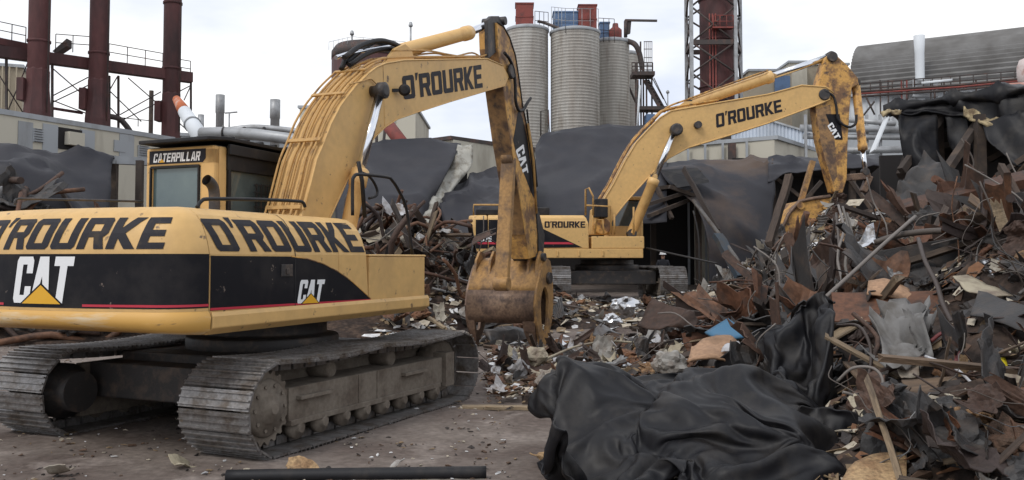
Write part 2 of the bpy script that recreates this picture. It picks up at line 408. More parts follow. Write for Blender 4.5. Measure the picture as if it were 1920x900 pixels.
cw.loft([[(p + n * k) + V((0, 0, z + zb(i) * (1.485 - z) / .23)) for i, (p, n) in enumerate(path)] for k, z in lip], mat=1)
cw.loft([[(p + n * k) + V((0, 0, z)) for i, (p, n) in enumerate(path)] for k, z in [(0, 1.486)] + HP[1:]], mat=0)
top = [(p + n * .38) + V((0, 0, 2.492)) for p, n in path]; cw.add(top, [tuple(range(len(top)))], 0)
bot = [(p + n * .08) + V((0, 0, 1.255 + zb(i))) for i, (p, n) in enumerate(path)]; cw.add(bot, [tuple(range(len(bot)))], 1)
cwo = cw.build('counterweight', [M['yellow'], M['yellow_lip']], near)
def cw_patch(name, s0, s1, z0, z1, off, m, nz_=6):
    mb = MB(); n = max(2, int(abs(s1 - s0) / .05))
    mb.loft([[on_cw(s0 + (s1 - s0) * i / n, z0 + (z1 - z0) * j / nz_, off) for i in range(n + 1)] for j in range(nz_ + 1)])
    return mb.build(name, m, cwo)
sE, sR = cw_s(318, 2.2), cw_s(-2, 2.2)
wd = (sR - sE) * 7.34 / 6.02
mb = text_mb("O'ROURKE", 0, wd, 2.075, 2.375, lambda x, y: on_cw(sE + wd - x, y, .006), .22, .06); mb.build('company_lettering', M['decal_dark'], cwo)
cw_patch('black_band', .0, S_[-1], 1.515, 2.03, .003, M['black'])
cw_patch('red_line', .0, cw_s(155, 1.55), 1.53, 1.553, .007, M['red'], 1)
cw_patch('red_line', cw_s(8, 1.55), S_[-1], 1.53, 1.553, .007, M['red'], 1)
sl0, sl1 = cw_s(134, 1.75), cw_s(30, 1.75)
def cat_logo(fn, parent, e=.0035):
    text_mb('cat', 0, 1, 0, 1, lambda x, y: fn(x, y, e), .10, .12).build('logo_lettering', M['white'], parent)
    for (bx, by, hh, q, m) in ((.49, -.03, .47, e + .002, 'black'), (.49, -.01, .40, e + .004, 'amber')):
        t = MB(); k = hh * .86
        k = .40 if m == 'black' else .345; t.add([fn(bx - k, by, q), fn(bx, by, q), fn(bx + k, by, q), fn(bx + k / 2, by + hh / 2, q), fn(bx, by + hh, q), fn(bx - k / 2, by + hh / 2, q)], [(0, 1, 4, 5), (1, 2, 3, 4)])
        t.build('logo_triangle', M[m], parent)
cat_logo(lambda x, y, e: on_cw(sl1 + (sl0 - sl1) * x, 1.555 + .45 * y, .003 + e), cwo)

# hood
hd = MB()
def hood_ring(u, lean=0, l=1):
    R_ = [V((u - lean * (z - 1.42), -HW + k, z)) for k, z in HP]
    return R_ + ([V((u - lean * (z - 1.42), HL - k, z)) for k, z in reversed(HP)] if l else [V((u - lean * 1.07, -.42, 2.492)), V((u, -.42, 1.42))])
hd.loft([hood_ring(UB + .012), hood_ring(-.42)], True, True, smooth=False)
hd.loft([hood_ring(-.415, 0, 0), hood_ring(.0, 0, 0), hood_ring(.26, .1, 0)], True, True, smooth=False)
hood = hd.build('engine_hood', M['yellow'], near, bevel=.012)
hs = lambda z: hood_inset(z)
A.quad_text("O'ROURKE", (406, 471), (684, 473), (676, 418), (395, 409), -HW, -.006, -.02, hs, .03).build('company_lettering', M['decal_dark'], hood)
bb = A.poly([(393, 583), (393, 479.5), (546, 481), (575, 485), (605, 494), (635, 510), (660, 528), (680, 546), (694, 560), (694, 562)], -HW)
bb = [V((p.x, -HW - .004, p.z)) for p in bb]; bb[0].x = bb[1].x = UB + .02
MB().add(bb, [tuple(range(len(bb)))]).build('black_panel', M['black'], hood)
tr = [A.onp(a, b, -HW) for a, b in [(546, 481), (575, 485), (605, 494), (635, 510), (660, 528), (680, 546), (694, 560)]]
MB().tube([V((p.x, -HW - .002, p.z)) for p in tr], .008, 6).build('panel_trim', M['yellow_worn'], hood)
ra, rb = A.onp(393, 580, -HW), A.onp(694, 562, -HW)
MB().add([(UB + .02, -HW - .008, ra.z - .012), (rb.x, -HW - .008, rb.z - .012), (rb.x, -HW - .008, rb.z + .010), (UB + .02, -HW - .008, ra.z + .012)], [(0, 1, 2, 3)]).build('red_line', M['red'], hood)
ug = A.onp(553, 500, -HW).x
g = MB(); g.loft([[V((x, -HW + hs(z) - .006 - (.004 if z < 2.03 else 0), z)) for x in (ug - .006, ug + .006)] for _, z in HP]); g.build('panel_gap', M['rubber'], hood)
c4 = [A.onp(a, b, -HW) for a, b in ((558, 569), (603, 567), (606, 524), (560, 525))]
def lg(x, y, e):
    p = (c4[0] * (1 - x) + c4[1] * x) * (1 - y) + (c4[3] * (1 - x) + c4[2] * x) * y; p.y = -HW - .006 - e; return p
cat_logo(lg, hood)
p = A.onp(537, 507, -HW); h = MB(); h.box((p.x, -HW - .006, p.z), (.20, .014, .13)); h.box((p.x, -HW - .016, p.z - .01), (.05, .02, .06)); h.build('latch', M['steel_dark'], hood, bevel=.004)
# deck rail and storage box
dk = MB()
sec = [(-1.405, 1.418), (-1.405, 1.488), (-1.448, 1.42), (-1.448, 1.32), (-1.36, 1.252), (-1.0, 1.252), (-1.0, 1.418)]
sec = [(-1.40, 1.415), (-1.425, 1.475), (-1.450, 1.43), (-1.450, 1.32), (-1.36, 1.252), (-1.0, 1.252), (-1.0, 1.415)]
dk.prism([(UB + .02, v, z) for v, z in sec], (1.80 - UB, 0, 0)); dk.prism([(UB + .02, HL - HW - v, z) for v, z in sec], (1.80 - UB, 0, 0))
dk.box((-.4, 0, 1.33), (4.3, 2.0, .15)); dk.build('deck_frame', M['yellow'], near, bevel=.012)
st = MB(); st.box((1.015, -1.0, 1.715), (1.485, .81, .59)); st.box((1.02, -1.0, 2.025), (1.51, .83, .03)); sto = st.build('storage_box', M['yellow'], near, bevel=.018)
# rails
t = MB(); t.tube(cr([A.onp(a, b, -1.05) for a, b in ((369, 389), (378, 377), (395, 373), (480, 374), (555, 377), (568, 380), (572, 388))], 5), .02, 8); t.build('handrail', M['rubber'], near)
t = MB(); t.tube(cr([A.onp(a, b, -1.28) for a, b in ((661, 404), (661, 345), (664, 331), (675, 327), (725, 332), (736, 339), (748, 358), (762, 392), (773, 476))], 5), .022, 8)
t.build('handrail', M['rubber'], near)
t = MB(); t.tube([A.onp(a, b, -.75) for a, b in ((672, 303), (679, 340), (684, 408))], .03, 8); t.tube(cr([A.onp(a, b, -.75) for a, b in ((676, 322), (694, 332), (706, 352), (706, 366), (692, 372))], 4), .02, 8); t.build('mirror_bracket', M['rubber'], near)
t = MB(); t.tube(cr([A.onp(a, b, 1.3) for a, b in ((28, 384), (31, 374), (60, 373), (200, 376), (268, 378))], 4), .014, 8); t.build('handrail', M['steel_dark'], near)
# exhaust
e = MB(); ex = cr([A.onp(q, r, .25) for q, r in ((402, 396), (402, 368), (400, 352), (394, 342), (387, 337))], 6)
e.tube(ex, .068, 16, 0, False); e.tube(ex, .056, 16, 0, False); e.build('exhaust_pipe', M['steel_dark'], near)

# cab
CR0, CR1, CV0, CV1, CZ0, CZ1 = -.28, 1.55, .59, 1.74, 1.43, 3.46
CM, CWD = (CV0 + CV1) / 2, CV1 - CV0
cb = MB()
cb.box((CR0 + .05, CM, 1.9), (.10, CWD, .95))                      # rear lower wall
cb.box((CR0 + .05, CV0 + .12, 2.9), (.10, .24, 1.08)); cb.box((CR0 + .05, CV1 - .05, 2.8), (.10, .10, 1.0)); cb.box((CR0 + .05, CM, 3.33), (.1, CWD, .26))
cb.box((CR0 + .17, CV0 + .03, 2.44), (.16, .06, 2.04))
cb.box(((CR0 + CR1) / 2, CV0 + .03, 1.85), (CR1 - CR0, .06, .84)); cb.box(((CR0 + CR1) / 2, CV1 - .03, 1.85), (CR1 - CR0, .06, .84))
cb.box((CR1 - .05, CV0 + .05, 2.85), (.1, .1, 1.2)); cb.box((CR1 - .05, CV1 - .05, 2.85), (.1, .1, 1.2)); cb.box((CR1 - .05, CM, 1.85), (.1, CWD, .84))
cab = cb.build('cab', M['yellow'], near, bevel=.03)
rf = MB(); rf.box(((CR0 + CR1) / 2, CM, 3.44), (CR1 - CR0 - .05, CWD - .04, .05)); rf.build('cab_ceiling', M['cab_in'], cab)
wv0, wv1 = CV0 + .25, CV1 - .09
g = MB(); g.box((CR0 + .045, (wv0 + wv1) / 2, 2.78), (.02, wv1 - wv0 - .002, .82)); g.build('rear_window', M['glass_pale'], cab)
g = MB()
for a, b in (((wv0, 2.375), (wv1, 2.375)), ((wv0, 3.2), (wv1, 3.2)), ((wv0, 2.375), (wv0, 3.2)), ((wv1, 2.375), (wv1, 3.2))):
    g.beam((CR0 - .004, a[0], a[1]), (CR0 - .004, b[0], b[1]), .022, .03)
g.build('window_seal', M['rubber'], cab)
g = MB(); g.box(((CR0 + CR1) / 2 + .1, CV0 + .03, 2.83), (CR1 - CR0 - .36, .02, 1.12)); g.build('side_window', M['glass'], cab)
g = MB(); g.box(((CR0 + CR1) / 2 + .1, CV1 - .03, 2.83), (CR1 - CR0 - .36, .02, 1.12)); g.build('side_window', M['glass'], cab)
g = MB(); g.box((CR1 - .03, CM, 2.83), (.02, CWD - .2, 1.12)); g.build('windscreen', M['glass'], cab)
g = MB()
for i in range(9): g.beam((CR0 + .85 + i * .1, CV0 - .005, 2.28), (CR0 + .85 + i * .1, CV0 - .005, 3.02), .014, .014)
for i in range(8): g.beam((CR0 + .80, CV0 - .005, 2.3 + i * .1), (CR1, CV0 - .005, 2.3 + i * .1), .012, .012)
g.build('window_guard', M['steel_dark'], cab)
g = MB(); g.box(((CR0 + CR1) / 2 + .08, CV0 - .008, 3.26), (CR1 - CR0 - .3, .05, .22)); g.box((CR0 + .27, CV0 - .012, 2.85), (.05, .04, 1.2)); g.build('door_frame', M['rubber'], cab, bevel=.008)
g = MB(); g.add([(CR0 - .004, wv1 + .03, 3.24), (CR0 - .004, wv0 - .06, 3.24), (CR0 - .004, wv0 - .11, 3.29), (CR0 - .004, wv0 - .11, 3.42), (CR0 - .004, wv1 + .03, 3.42)], [(0, 1, 2, 3, 4)])
sgn = g.build('cab_sign', M['decal_dark'], cab)
text_mb('CATERPILLAR', wv1 - .05, wv0 - .02, 3.265, 3.385, lambda x, y: V((CR0 - .008, x, y)), -.16).build('sign_lettering', M['white'], sgn)
g = MB(); y0 = wv1 - .05 - .09; g.add([(CR0 - .011, y0 - .0, 3.262), (CR0 - .011, y0 - .10, 3.262), (CR0 - .011, y0 - .05, 3.31)], [(0, 1, 2)]); g.build('sign_triangle', M['amber'], sgn)
rg = MB()
rg.prism([(CR0 - .20, CV0 - .06, 3.50), (CR0 - .20, CV1 - .06, 3.49), (CR0 + .1, CV1 - .02, 3.50), (CR1 + .3, CV1 - .02, 3.5), (CR1 + .3, CV0 - .1, 3.5), (CR0 + .15, CV0 - .08, 3.53)], (0, 0, .05))
for i in range(5): rg.beam((CR0 + .3 + .3 * i, CV0 - .06, 3.58), (CR0 + .3 + .3 * i, CV1 - .04, 3.58), .06, .04)
rg.beam((CR0 + .2, CV0 - .06, 3.42), (CR1 + .3, CV0 - .06, 3.40), .05, .14)
rg.build('roof_guard', M['rubber'], cab, bevel=.01)
g = MB(); g.box((.55, CM, 2.05), (.5, .5, .5)); g.box((.3, CM, 2.6), (.16, .46, .8)); g.build('seat', M['cab_in'], cab, bevel=.05)

# boom
def outline_boom(fr, pxs, v0, wid, name, m, bev=.012):
    mb = MB(); mb.prism(fr.poly(pxs, v0), (0, wid, 0)); return mb.build(name, m, fr.root, bevel=bev)
BV, BW = -.29, .58
boom_px = [(560, 420), (570, 393), (582, 345), (593, 300), (607, 267), (620, 233), (637, 200), (650, 182), (667, 161), (690, 138), (706, 126), (722, 119), (757, 113), (913, 110), (943, 123), (955, 143), (948, 160), (913, 170), (845, 190), (780, 211), (745, 223), (722, 238), (704, 255), (688, 274), (672, 300), (650, 340), (622, 400), (612, 420)]
boom = outline_boom(A, boom_px, BV, BW, 'boom', M['yellow'], .016)
bt = A.poly(boom_px, BV)
# flange plates along the right face edges
fl = MB(); fl.tube([V((p.x, BV - .004, p.z)) for p in bt[1:15]], .014, 6); fl.tube([V((p.x, BV - .004, p.z)) for p in bt[16:28]], .014, 6)
fl.build('weld_flange', M['yellow'], boom)
for px in (718,):
    a, b = A.onp(px, 121, BV), A.onp(px + 3, 236, BV); MB().beam((a.x, BV - .001, a.z), (b.x, BV - .001, b.z), .004, .012).build('weld_seam', M['yellow_worn'], boom)
A.quad_text("O'ROURKE", (757, 187), (906, 164), (903, 121), (753, 143), BV, -.005).build('company_lettering', M['decal_dark'], boom)
# hydraulic lines on the back of the boom
topl = bt[0:14]
def off_line(pts, d):
    out = []
    for i, p in enumerate(pts):
        a = pts[max(i - 1, 0)]; b = pts[min(i + 1, len(pts) - 1)]; t = (b - a).normalized(); n = V((-t.z, 0, t.x))
        out.append(p + n * d)
    return out
for v, d, r, k0, k1 in ((-.22, .045, .018, 0, 12), (-.15, .055, .022, 0, 14), (-.02, .045, .018, 0, 11), (.06, .055, .022, 0, 14), (.2, .045, .018, 0, 11), (.26, .075, .016, 0, 10)):
    q = off_line(topl[k0:k1], d); q = [V((p.x + random.uniform(-.01, .01), v, p.z)) for p in q]
    MB().tube(cr(q, 3), r, 8).build('hydraulic_line', M['lines'], boom)
for k in (1, 4, 7, 9):
    p = off_line(topl, .07)[k]; t = (topl[k + 1] - topl[k - 1]).normalized()
    m = MB(); m.beam((p.x, BV + .01, p.z), (p.x, BV + BW - .01, p.z), .03, .06, 0, (t.x, 0, t.z)); m.build('line_clamp', M['lines'], boom, bevel=.006)
# dark hoses over the bend
for q in (((640, 130), (655, 100), (690, 80), (720, 82), (742, 88)), ((650, 118), (676, 95), (705, 78), (735, 80), (752, 90)), ((645, 108), (680, 84), (716, 76), (748, 86)), ((655, 122), (690, 100), (720, 92), (748, 92))):
    v = random.uniform(-.15, .2); MB().tube(cr([A.onp(a, b, v) for a, b in q], 5), .04, 8).build('hydraulic_hose', M['rubber'], boom)
m = MB(); m.tube(cr([A.onp(a, b, .1) for a, b in ((630, 108), (660, 99), (700, 92), (735, 86))], 4), .035, 8); m.build('hydraulic_hose', M['chrome'], boom)
for dz, q in ((0, ((735, 95), (800, 95), (840, 102), (880, 108), (905, 105), (930, 96), (945, 104), (962, 128))), (1, ((760, 105), (815, 100), (850, 106), (885, 99), (905, 108), (925, 105), (946, 112))), (2, ((700, 122), (760, 108), (860, 112), (920, 108)))):
    MB().tube(cr([A.onp(a, b, -.15 + dz * .1) for a, b in q], 5), .017, 8).build('hydraulic_line', M['lines'], boom)
# work light
p = A.onp(750, 171, BV); m = MB(); m.lathe([(.06, 0), (.095, .03), (.095, .09), (.06, .12)], (p.x - .03, BV - .10, p.z), (-1, -.55, -.1), 18); m.beam((p.x - .05, BV - .12, p.z), (p.x - .25, BV, p.z - .03), .03, .05); m.build('work_light', M['rubber'], boom)
# stick cylinder on the boom's back
def cylinder(fr, pa, pb, pc, v, r, name, parent, m='cyl', collar=True):
    a, b, c = [fr.onp(*q, v) for q in (pa, pb, pc)]; d = (b - a).normalized(); mb = MB()
    mb.tube([a, a + d * .02, b - d * .26, b - d * .25, b - d * .02, b], [r * .9, r, r, r * 1.14, r * 1.14, r * .95], 20); o = mb.build(name, M[m], parent)
    MB().tube([b, c], r * .6, 14).build('piston_rod', M['chrome'], o)
    for q_, k_ in ((c, .85), (a, .92)): e = MB(); e.lathe([(r * k_, -r * k_), (r * k_, r * k_)], q_, (0, 1, 0), 16); e.build('pin_eye', M['steel_dark'], o)
    return o
cylinder(A, (747, 97), (880, 61), (926, 41), -.02, .125, 'stick_cylinder', near)
m = MB(); m.prism(A.poly([(720, 120), (742, 90), (760, 82), (772, 92), (778, 113)], -.16), (0, .06, 0)); m.prism(A.poly([(720, 120), (742, 90), (760, 82), (772, 92), (778, 113)], .06), (0, .06, 0)); m.build('cylinder_bracket', M['yellow'], boom, bevel=.01)
for v in (-.44, .44):
    if v < 0: cylinder(A, (648, 452), (676, 318), (713, 172), v, .115, 'boom_cylinder', near)
    else:
        a, b, c = [A.onp(*q, -.44) for q in ((648, 452), (676, 318), (713, 172))]
        mb = MB(); mb.tube([V((q.x, v, q.z)) for q in (a, b)], .115, 18); o = mb.build('boom_cylinder', M['cyl'], near); MB().tube([V((q.x, v, q.z)) for q in (b, c)], .055, 12).build('piston_rod', M['chrome'], o)
p = A.onp(713, 170, -.44); m = MB(); m.lathe([(.07, 0), (.125, .02), (.125, .13), (.08, .15), (.08, 1.12)], (p.x, -.55, p.z), (0, 1, 0), 20); m.build('boom_pin', M['steel_dark'], boom)
m = MB(); m.tube(cr([A.onp(a, b, BV - .03) for a, b in ((655, 158), (680, 152), (695, 148), (708, 160))], 4), .012, 6); m.build('grease_line', M['lines'], boom)
# stick
SV, SW = -.25, .42
stick_px = [(932, 42), (944, 50), (955, 70), (966, 104), (973, 150), (979, 195), (987, 235), (994, 285), (1002, 360), (1008, 440), (1008, 480), (992, 486), (985, 440), (970, 340), (957, 262), (948, 195), (941, 140), (934, 90)]
stick = outline_boom(A, stick_px, SV, SW, 'stick', M['yellow_worn'], .014)
sp_ = A.poly(stick_px, SV)
back = MB(); bk = [sp_[i] for i in (17, 16, 15, 14, 13, 12)]
back.loft([[V((p.x - .012, SV + .01, p.z)), V((p.x - .012, SV + SW - .01, p.z))] for p in bk], smooth=False); back.build('wear_plate', M['stick_brown'], stick, solid=.01)
fl = MB(); fl.tube([V((p.x, SV - .002, p.z)) for p in sp_[0:11]], .02, 6); fl.build('weld_flange', M['rubber'], stick)
bp = A.poly([(972, 205), (980, 222), (989, 262), (1000, 345), (1003, 375), (996, 362), (980, 320), (966, 282), (962, 262)], SV); MB().add([V((q.x, SV - .004, q.z)) for q in bp], [tuple(range(len(bp)))]).build('black_panel', M['black'], stick)
A.quad_text('cat', (966, 282), (981, 328), (990, 323), (981, 270), SV, -.008).build('logo_lettering', M['white'], stick)
m = MB(); m.tube(cr([A.onp(a, b, SV - .08) for a, b in ((946, 99), (956, 112), (963, 132), (966, 160), (967, 190), (973, 207), (982, 205), (988, 194), (995, 184))], 5), .033, 10); m.build('hydraulic_hose', M['rubber'], stick)
m = MB(); m.tube(cr([A.onp(a, b, SV - .05) for a, b in ((988, 205), (992, 240), (1002, 300), (1007, 350))], 5), .022, 8); m.build('hydraulic_hose', M['rubber'], stick)
m = MB(); m.tube([A.onp(990, 232, SV - .06), A.onp(1000, 300, SV - .06), A.onp(1006, 400, SV - .06)], .03, 8); m.build('hydraulic_line', M['lines'], stick)
p = A.onp(930, 42, 0); m = MB()
for v in (-.2, .12): m.prism(A.poly([(915, 60), (914, 38), (922, 30), (936, 30), (946, 48), (938, 92), (916, 110)], v), (0, .08, 0))
m.lathe([(.09, -.26), (.09, .26)], A.onp(927, 41, 0), (0, 1, 0), 14); m.build('stick_head', M['steel_dark'], stick, bevel=.01)
m = MB(); m.lathe([(.13, 0), (.16, .02), (.16, .06)], (A.onp(957, 134, BV).x, BV - .06, A.onp(957, 134, BV).z), (0, 1, 0), 18); m.build('boom_nose_pin', M['steel_dark'], boom)
# strut from the stick to the grapple, with its upper cylinder end
S0, S1, S2 = A.loc(950, 262, 18.95), A.loc(954, 296, 18.95), A.loc(941, 532, 18.6)
m = MB(); m.beam(S1, S2, .15, .30, 0, (0, 1, 0)); m.lathe([(.16, -.13), (.16, .13)], S1, (0, 1, 0), 16); m.lathe([(.15, -.16), (.15, .16)], S2, (0, 1, 0), 16); m.build('strut', M['grapple_top'], near, bevel=.02)
m = MB(); m.tube([A.loc(936, 205, 18.9), A.loc(951, 290, 18.95)], .09, 14); m.build('strut_cylinder', M['steel_dark'], near)
# grapple
gr = MB(); gc = .42; hw = .80
profL = [(9.45, 1.98), (9.28, 1.92), (9.10, 1.78), (8.96, 1.58), (8.86, 1.40), (8.80, 1.28)]
profB = [(8.80, 1.28), (8.74, 1.15), (8.71, 1.0), (8.71, .86), (8.74, .73), (8.82, .58)]
def sheet(mb, prof, v0, v1, m): mb.loft([[V((u, v0, z)), V((u, v1, z))] for u, z in prof], mat=m, smooth=False)
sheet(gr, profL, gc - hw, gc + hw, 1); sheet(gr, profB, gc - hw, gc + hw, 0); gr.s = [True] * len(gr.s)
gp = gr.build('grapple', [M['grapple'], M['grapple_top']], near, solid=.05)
for v in (gc - hw + .14, gc + hw - .08, gc - .1):
    tm = MB(); wdt = .30 if v < gc - .3 else .16
    if abs(v - gc + .1) < .01: continue
    rr = [(8.80, .62, 1), (8.86, .4, .9), (9.0, .15, .6), (9.15, 0, .35)]
    tm.loft([[V((u - .03, v - wdt / 2 * k, z)), V((u - .03, v + wdt / 2 * k, z)), V((u + .05, v + wdt / 2 * k, z)), V((u + .05, v - wdt / 2 * k, z))] for u, z, k in rr], True, True, smooth=False); tm.build('tine', M['grapple'], gp)
def ring_plate(name, v, wid, m, par):
    out = [(8.78, 1.3), (8.70, .95), (8.76, .62), (9.05, .08), (9.25, .0), (9.55, .25), (9.78, .6), (9.86, 1.0), (9.82, 1.5), (9.70, 1.92), (9.45, 2.0), (9.1, 1.8)]
    c = V((9.3, 0, .85)); n = 40; O = []; I = []
    P = [V((u, 0, z)) for u, z in out]
    for k in range(n):
        a = 2 * pi * k / n; d = V((cos(a), 0, sin(a))); best = None
        for i in range(len(P)):
            p, q = P[i], P[(i + 1) % len(P)]; e = q - p; den = d.x * e.z - d.z * e.x
            if abs(den) < 1e-9: continue
            t = ((p.x - c.x) * e.z - (p.z - c.z) * e.x) / den; s = ((p.x - c.x) * d.z - (p.z - c.z) * d.x) / den
            if t > 0 and -1e-6 <= s <= 1 + 1e-6: best = t if best is None else max(best, t)
        O.append(c + d * best); I.append(c + V((cos(a) * .26, 0, sin(a) * .5)) * (min(1, (best - .1) / .52)))
    mb = MB()
    def at_v(L, vv): return [V((p.x, vv, p.z)) for p in L]
    mb.loft([at_v(O, v), at_v(O, v + wid), at_v(I, v + wid), at_v(I, v), at_v(O, v)], True, smooth=False)
    return mb.build(name, m, par, bevel=.01)
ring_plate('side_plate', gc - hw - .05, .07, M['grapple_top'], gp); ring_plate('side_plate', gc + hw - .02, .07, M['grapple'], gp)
m = MB(); sheet(m, [(9.75, 1.9), (9.86, 1.4), (9.84, .9), (9.7, .5)], gc - hw, gc + hw, 0); m.build('front_shell', M['grapple'], gp, solid=.05)
m = MB()
for v in (gc - hw + .02, gc - hw + .22, gc + .1, gc + .35, gc + hw - .1):
    m = MB(); m.prism([(8.95, v, 1.5), (9.05, v, 1.95), (9.25, v, 2.16), (9.5, v, 2.10), (9.6, v, 1.9)], (0, .06, 0)); m.build('lug', M['grapple_top'], gp, bevel=.012)
for pr, pc in (([(.09, 0), (.09, .75)], (9.3, gc - hw - .06, 2.02)), ([(.08, 0), (.08, .5)], (8.9, gc - .05, 1.25)), ([(.13, 0), (.13, .1)], (9.5, gc - hw - .12, 1.55))): m = MB(); m.lathe(pr, pc, (0, 1, 0), 16); m.build('pin', M['steel_dark'], gp)
m = MB(); m.prism(A.poly([(990, 400), (1003, 385), (1012, 400), (1022, 440), (1018, 500), (1000, 520), (990, 480)], -.05), (0, .3, 0)); m.build('linkage', M['steel_dark'], near, bevel=.02)

# ------------------------------------------------------------------ far machine
FY_, FZ = 34.0, .45
fx = at(1138, 500, FY_).x; FYAW = radians(3)
far = empty('excavator', (fx, FY_, FZ), FYAW, 'yellow tracked excavator farther back, side on, with its bucket in the rubble pile', 'excavator', 'yellow demolition excavators')
B = Frame(far, fx, FY_, FZ, FYAW)
for s in (-1, 1): build_track(far, s * 2.02, 5.8, 1.25, .95, radians(-90) - FYAW, -s if s > 0 else 1)
m = MB(); m.box((0, 0, .85), (3.2, 2.6, .5)); m.lathe([(1.2, 1.05), (1.2, 1.3), (1.0, 1.32), (1.0, 1.5)], n=28); m.build('car_body', M['steel_dark'], far, bevel=.03)
FHW = 1.75; VR = -FHW
pz = lambda py, v=VR, px=1010: B.onp(px, py, v).z
pu = lambda px, v=VR, py=440: B.onp(px, py, v).x
z0, z1, z2, zt = pz(484), pz(466), pz(420), pz(403)
uL, uS, uH, uF = pu(879), pu(915), pu(1104), pu(1208)
m = MB(); R_ = []
for u, k in ((uL, .35), (uL + .12, .12), (uL + .4, 0), (uS - .02, 0)):
    R_.append([V((u, -FHW + k, z0)), V((u, -FHW + k, z2 - .1)), V((u + .0, -FHW + k + .06, zt - .08)), V((u, -FHW + k + .25, zt)), V((u, FHW - k - .25, zt)), V((u, FHW - k, z2)), V((u, FHW - k, z0))])
m.loft(R_, True, True, smooth=False); cwf = m.build('counterweight', M['yellow'], far, bevel=.06)
m = MB()
for u0, u1, lean in ((uS, uH, .15),):
    m.loft([[V((u, -FHW, z1)), V((u, -FHW, zt - .3)), V((u - l * .5, -FHW + .06, zt - .1)), V((u - l, -FHW + .22, zt)), V((u - l, -.5, zt)), V((u, -.5, z1))] for u, l in ((u0, 0), (u1 - .3, 0), (u1, lean))], True, True, smooth=False)
m.box(((uS + uH) / 2 - .6, .6, (z1 + zt) / 2), (uH - uS - 1.4, 2.2, zt - z1 - .02)); hoodf = m.build('engine_hood', M['yellow'], far, bevel=.03)
m = MB(); m.box(((uL + uF) / 2 + .5, 0, (z0 + z1) / 2), (uF - uL - 1.1, 2 * FHW + .08, z1 - z0 - .01))
for px in (930, 1010, 1045, 1085, 1130): m.box((pu(px), -FHW - .06, (z0 + z1) / 2), (.06, .06, .2))
m.build('deck_frame', M['yellow'], far, bevel=.02)
zs = pz(443); m = MB(); m.box(((uH + uF) / 2 + .05, -1.2, (z1 + zs) / 2), (uF - uH - .1, 1.1, zs - z1)); m.build('storage_box', M['yellow'], far, bevel=.03)
def fdecal(pxs, name, m_, par, off=-.005): 
    q = B.poly(pxs, VR); return MB().add([V((p.x, VR + off, p.z)) for p in q], [tuple(range(len(q)))]).build(name, M[m_], par)
fdecal([(892, 412), (914, 412), (914, 466), (892, 466)], 'black_band', 'black', cwf); fdecal([(892, 454), (914, 454), (914, 458), (892, 458)], 'red_line', 'red', cwf, -.009)
fdecal([(916, 466), (916, 412), (975, 412), (1020, 430), (1092, 464)], 'black_panel', 'black', hoodf); fdecal([(916, 458), (916, 454), (1066, 454), (1076, 458)], 'red_line', 'red', hoodf, -.009)
B.quad_text("O'ROURKE", (1021, 427), (1098, 427), (1098, 415), (1021, 415), VR, -.006).build('company_lettering', M['decal_dark'], hoodf)
B.quad_text("375", (902, 453), (922, 453), (922, 443), (902, 443), VR, -.012).build('number_lettering', M['white'], cwf)
B.quad_text("N", (1007, 456), (1015, 456), (1015, 448), (1007, 448), VR, -.012).build('logo_lettering', M['white'], hoodf)
# exhaust stack vents, rails
m = MB()
for q in (((888, 404), (888, 384), (935, 384), (935, 403)), ((1098, 404), (1098, 355), (1104, 352), (1112, 368), (1112, 404)), ((1098, 385), (1145, 387), (1146, 440)), ((1188, 440), (1188, 388)), ((1152, 440), (1152, 402)), ((1116, 440), (1117, 412), (1130, 412), (1132, 440))):
    m = MB(); m.tube([B.onp(a, b, VR + .12) for a, b in q], .035, 6); m.build('handrail', M['lines'], far)
for c_, s_ in (((uL + 1.0, -.6, zt + .12), (1.5, 1.4, .22)), ((uL + 2.6, -.9, zt + .16), (.7, .5, .3)), ((-.35, -.75, zt + .3), (.5, .4, .7))): m = MB(); m.box(c_, s_); m.build('air_intake', M['rubber'], far, bevel=.04)
# cab on the far side
m = MB(); cu0, cu1 = pu(1140, .7), pu(1205, .7)
zc0, zc1 = z1, B.onp(1170, 372, .7).z
for u in (cu0 + .06, cu1 - .06):
    for v in (.66, 1.68): m.box((u, v, (zc0 + zc1) / 2), (.12, .12, zc1 - zc0))
m.box(((cu0 + cu1) / 2, 1.17, zc1), (cu1 - cu0, 1.14, .14)); m.box(((cu0 + cu1) / 2, 1.17, zc0 + .45), (cu1 - cu0, 1.1, .9)); cabf = m.build('cab', M['yellow'], far, bevel=.03)
m = MB(); m.box(((cu0 + cu1) / 2, 1.17, (zc0 + zc1) / 2 + .4), (cu1 - cu0 - .14, 1.02, zc1 - zc0 - 1)); m.build('cab_windows', M['glass'], cabf)
FB = -.42; FBW = .84
fboom_px = [(1108, 440), (1112, 392), (1127, 383), (1150, 345), (1173, 300), (1193, 267), (1218, 240), (1237, 221), (1258, 208), (1350, 192), (1440, 177), (1503, 160), (1548, 163), (1563, 174), (1556, 186), (1536, 195), (1440, 231), (1357, 257), (1290, 277), (1253, 297), (1227, 320), (1173, 380), (1147, 413), (1140, 440)]
fboom = outline_boom(B, fboom_px, FB, FBW, 'boom', M['yellow'], .03)
fq = B.poly(fboom_px, FB); m = MB(); m.tube([V((p.x, FB - .006, p.z)) for p in fq[1:14]], .03, 6); m.tube([V((p.x, FB - .006, p.z)) for p in fq[14:]], .03, 6); m.build('weld_flange', M['yellow'], fboom)
B.quad_text("O'ROURKE", (1343, 240), (1468, 209), (1465, 186), (1342, 214), FB, -.008).build('company_lettering', M['decal_dark'], fboom)
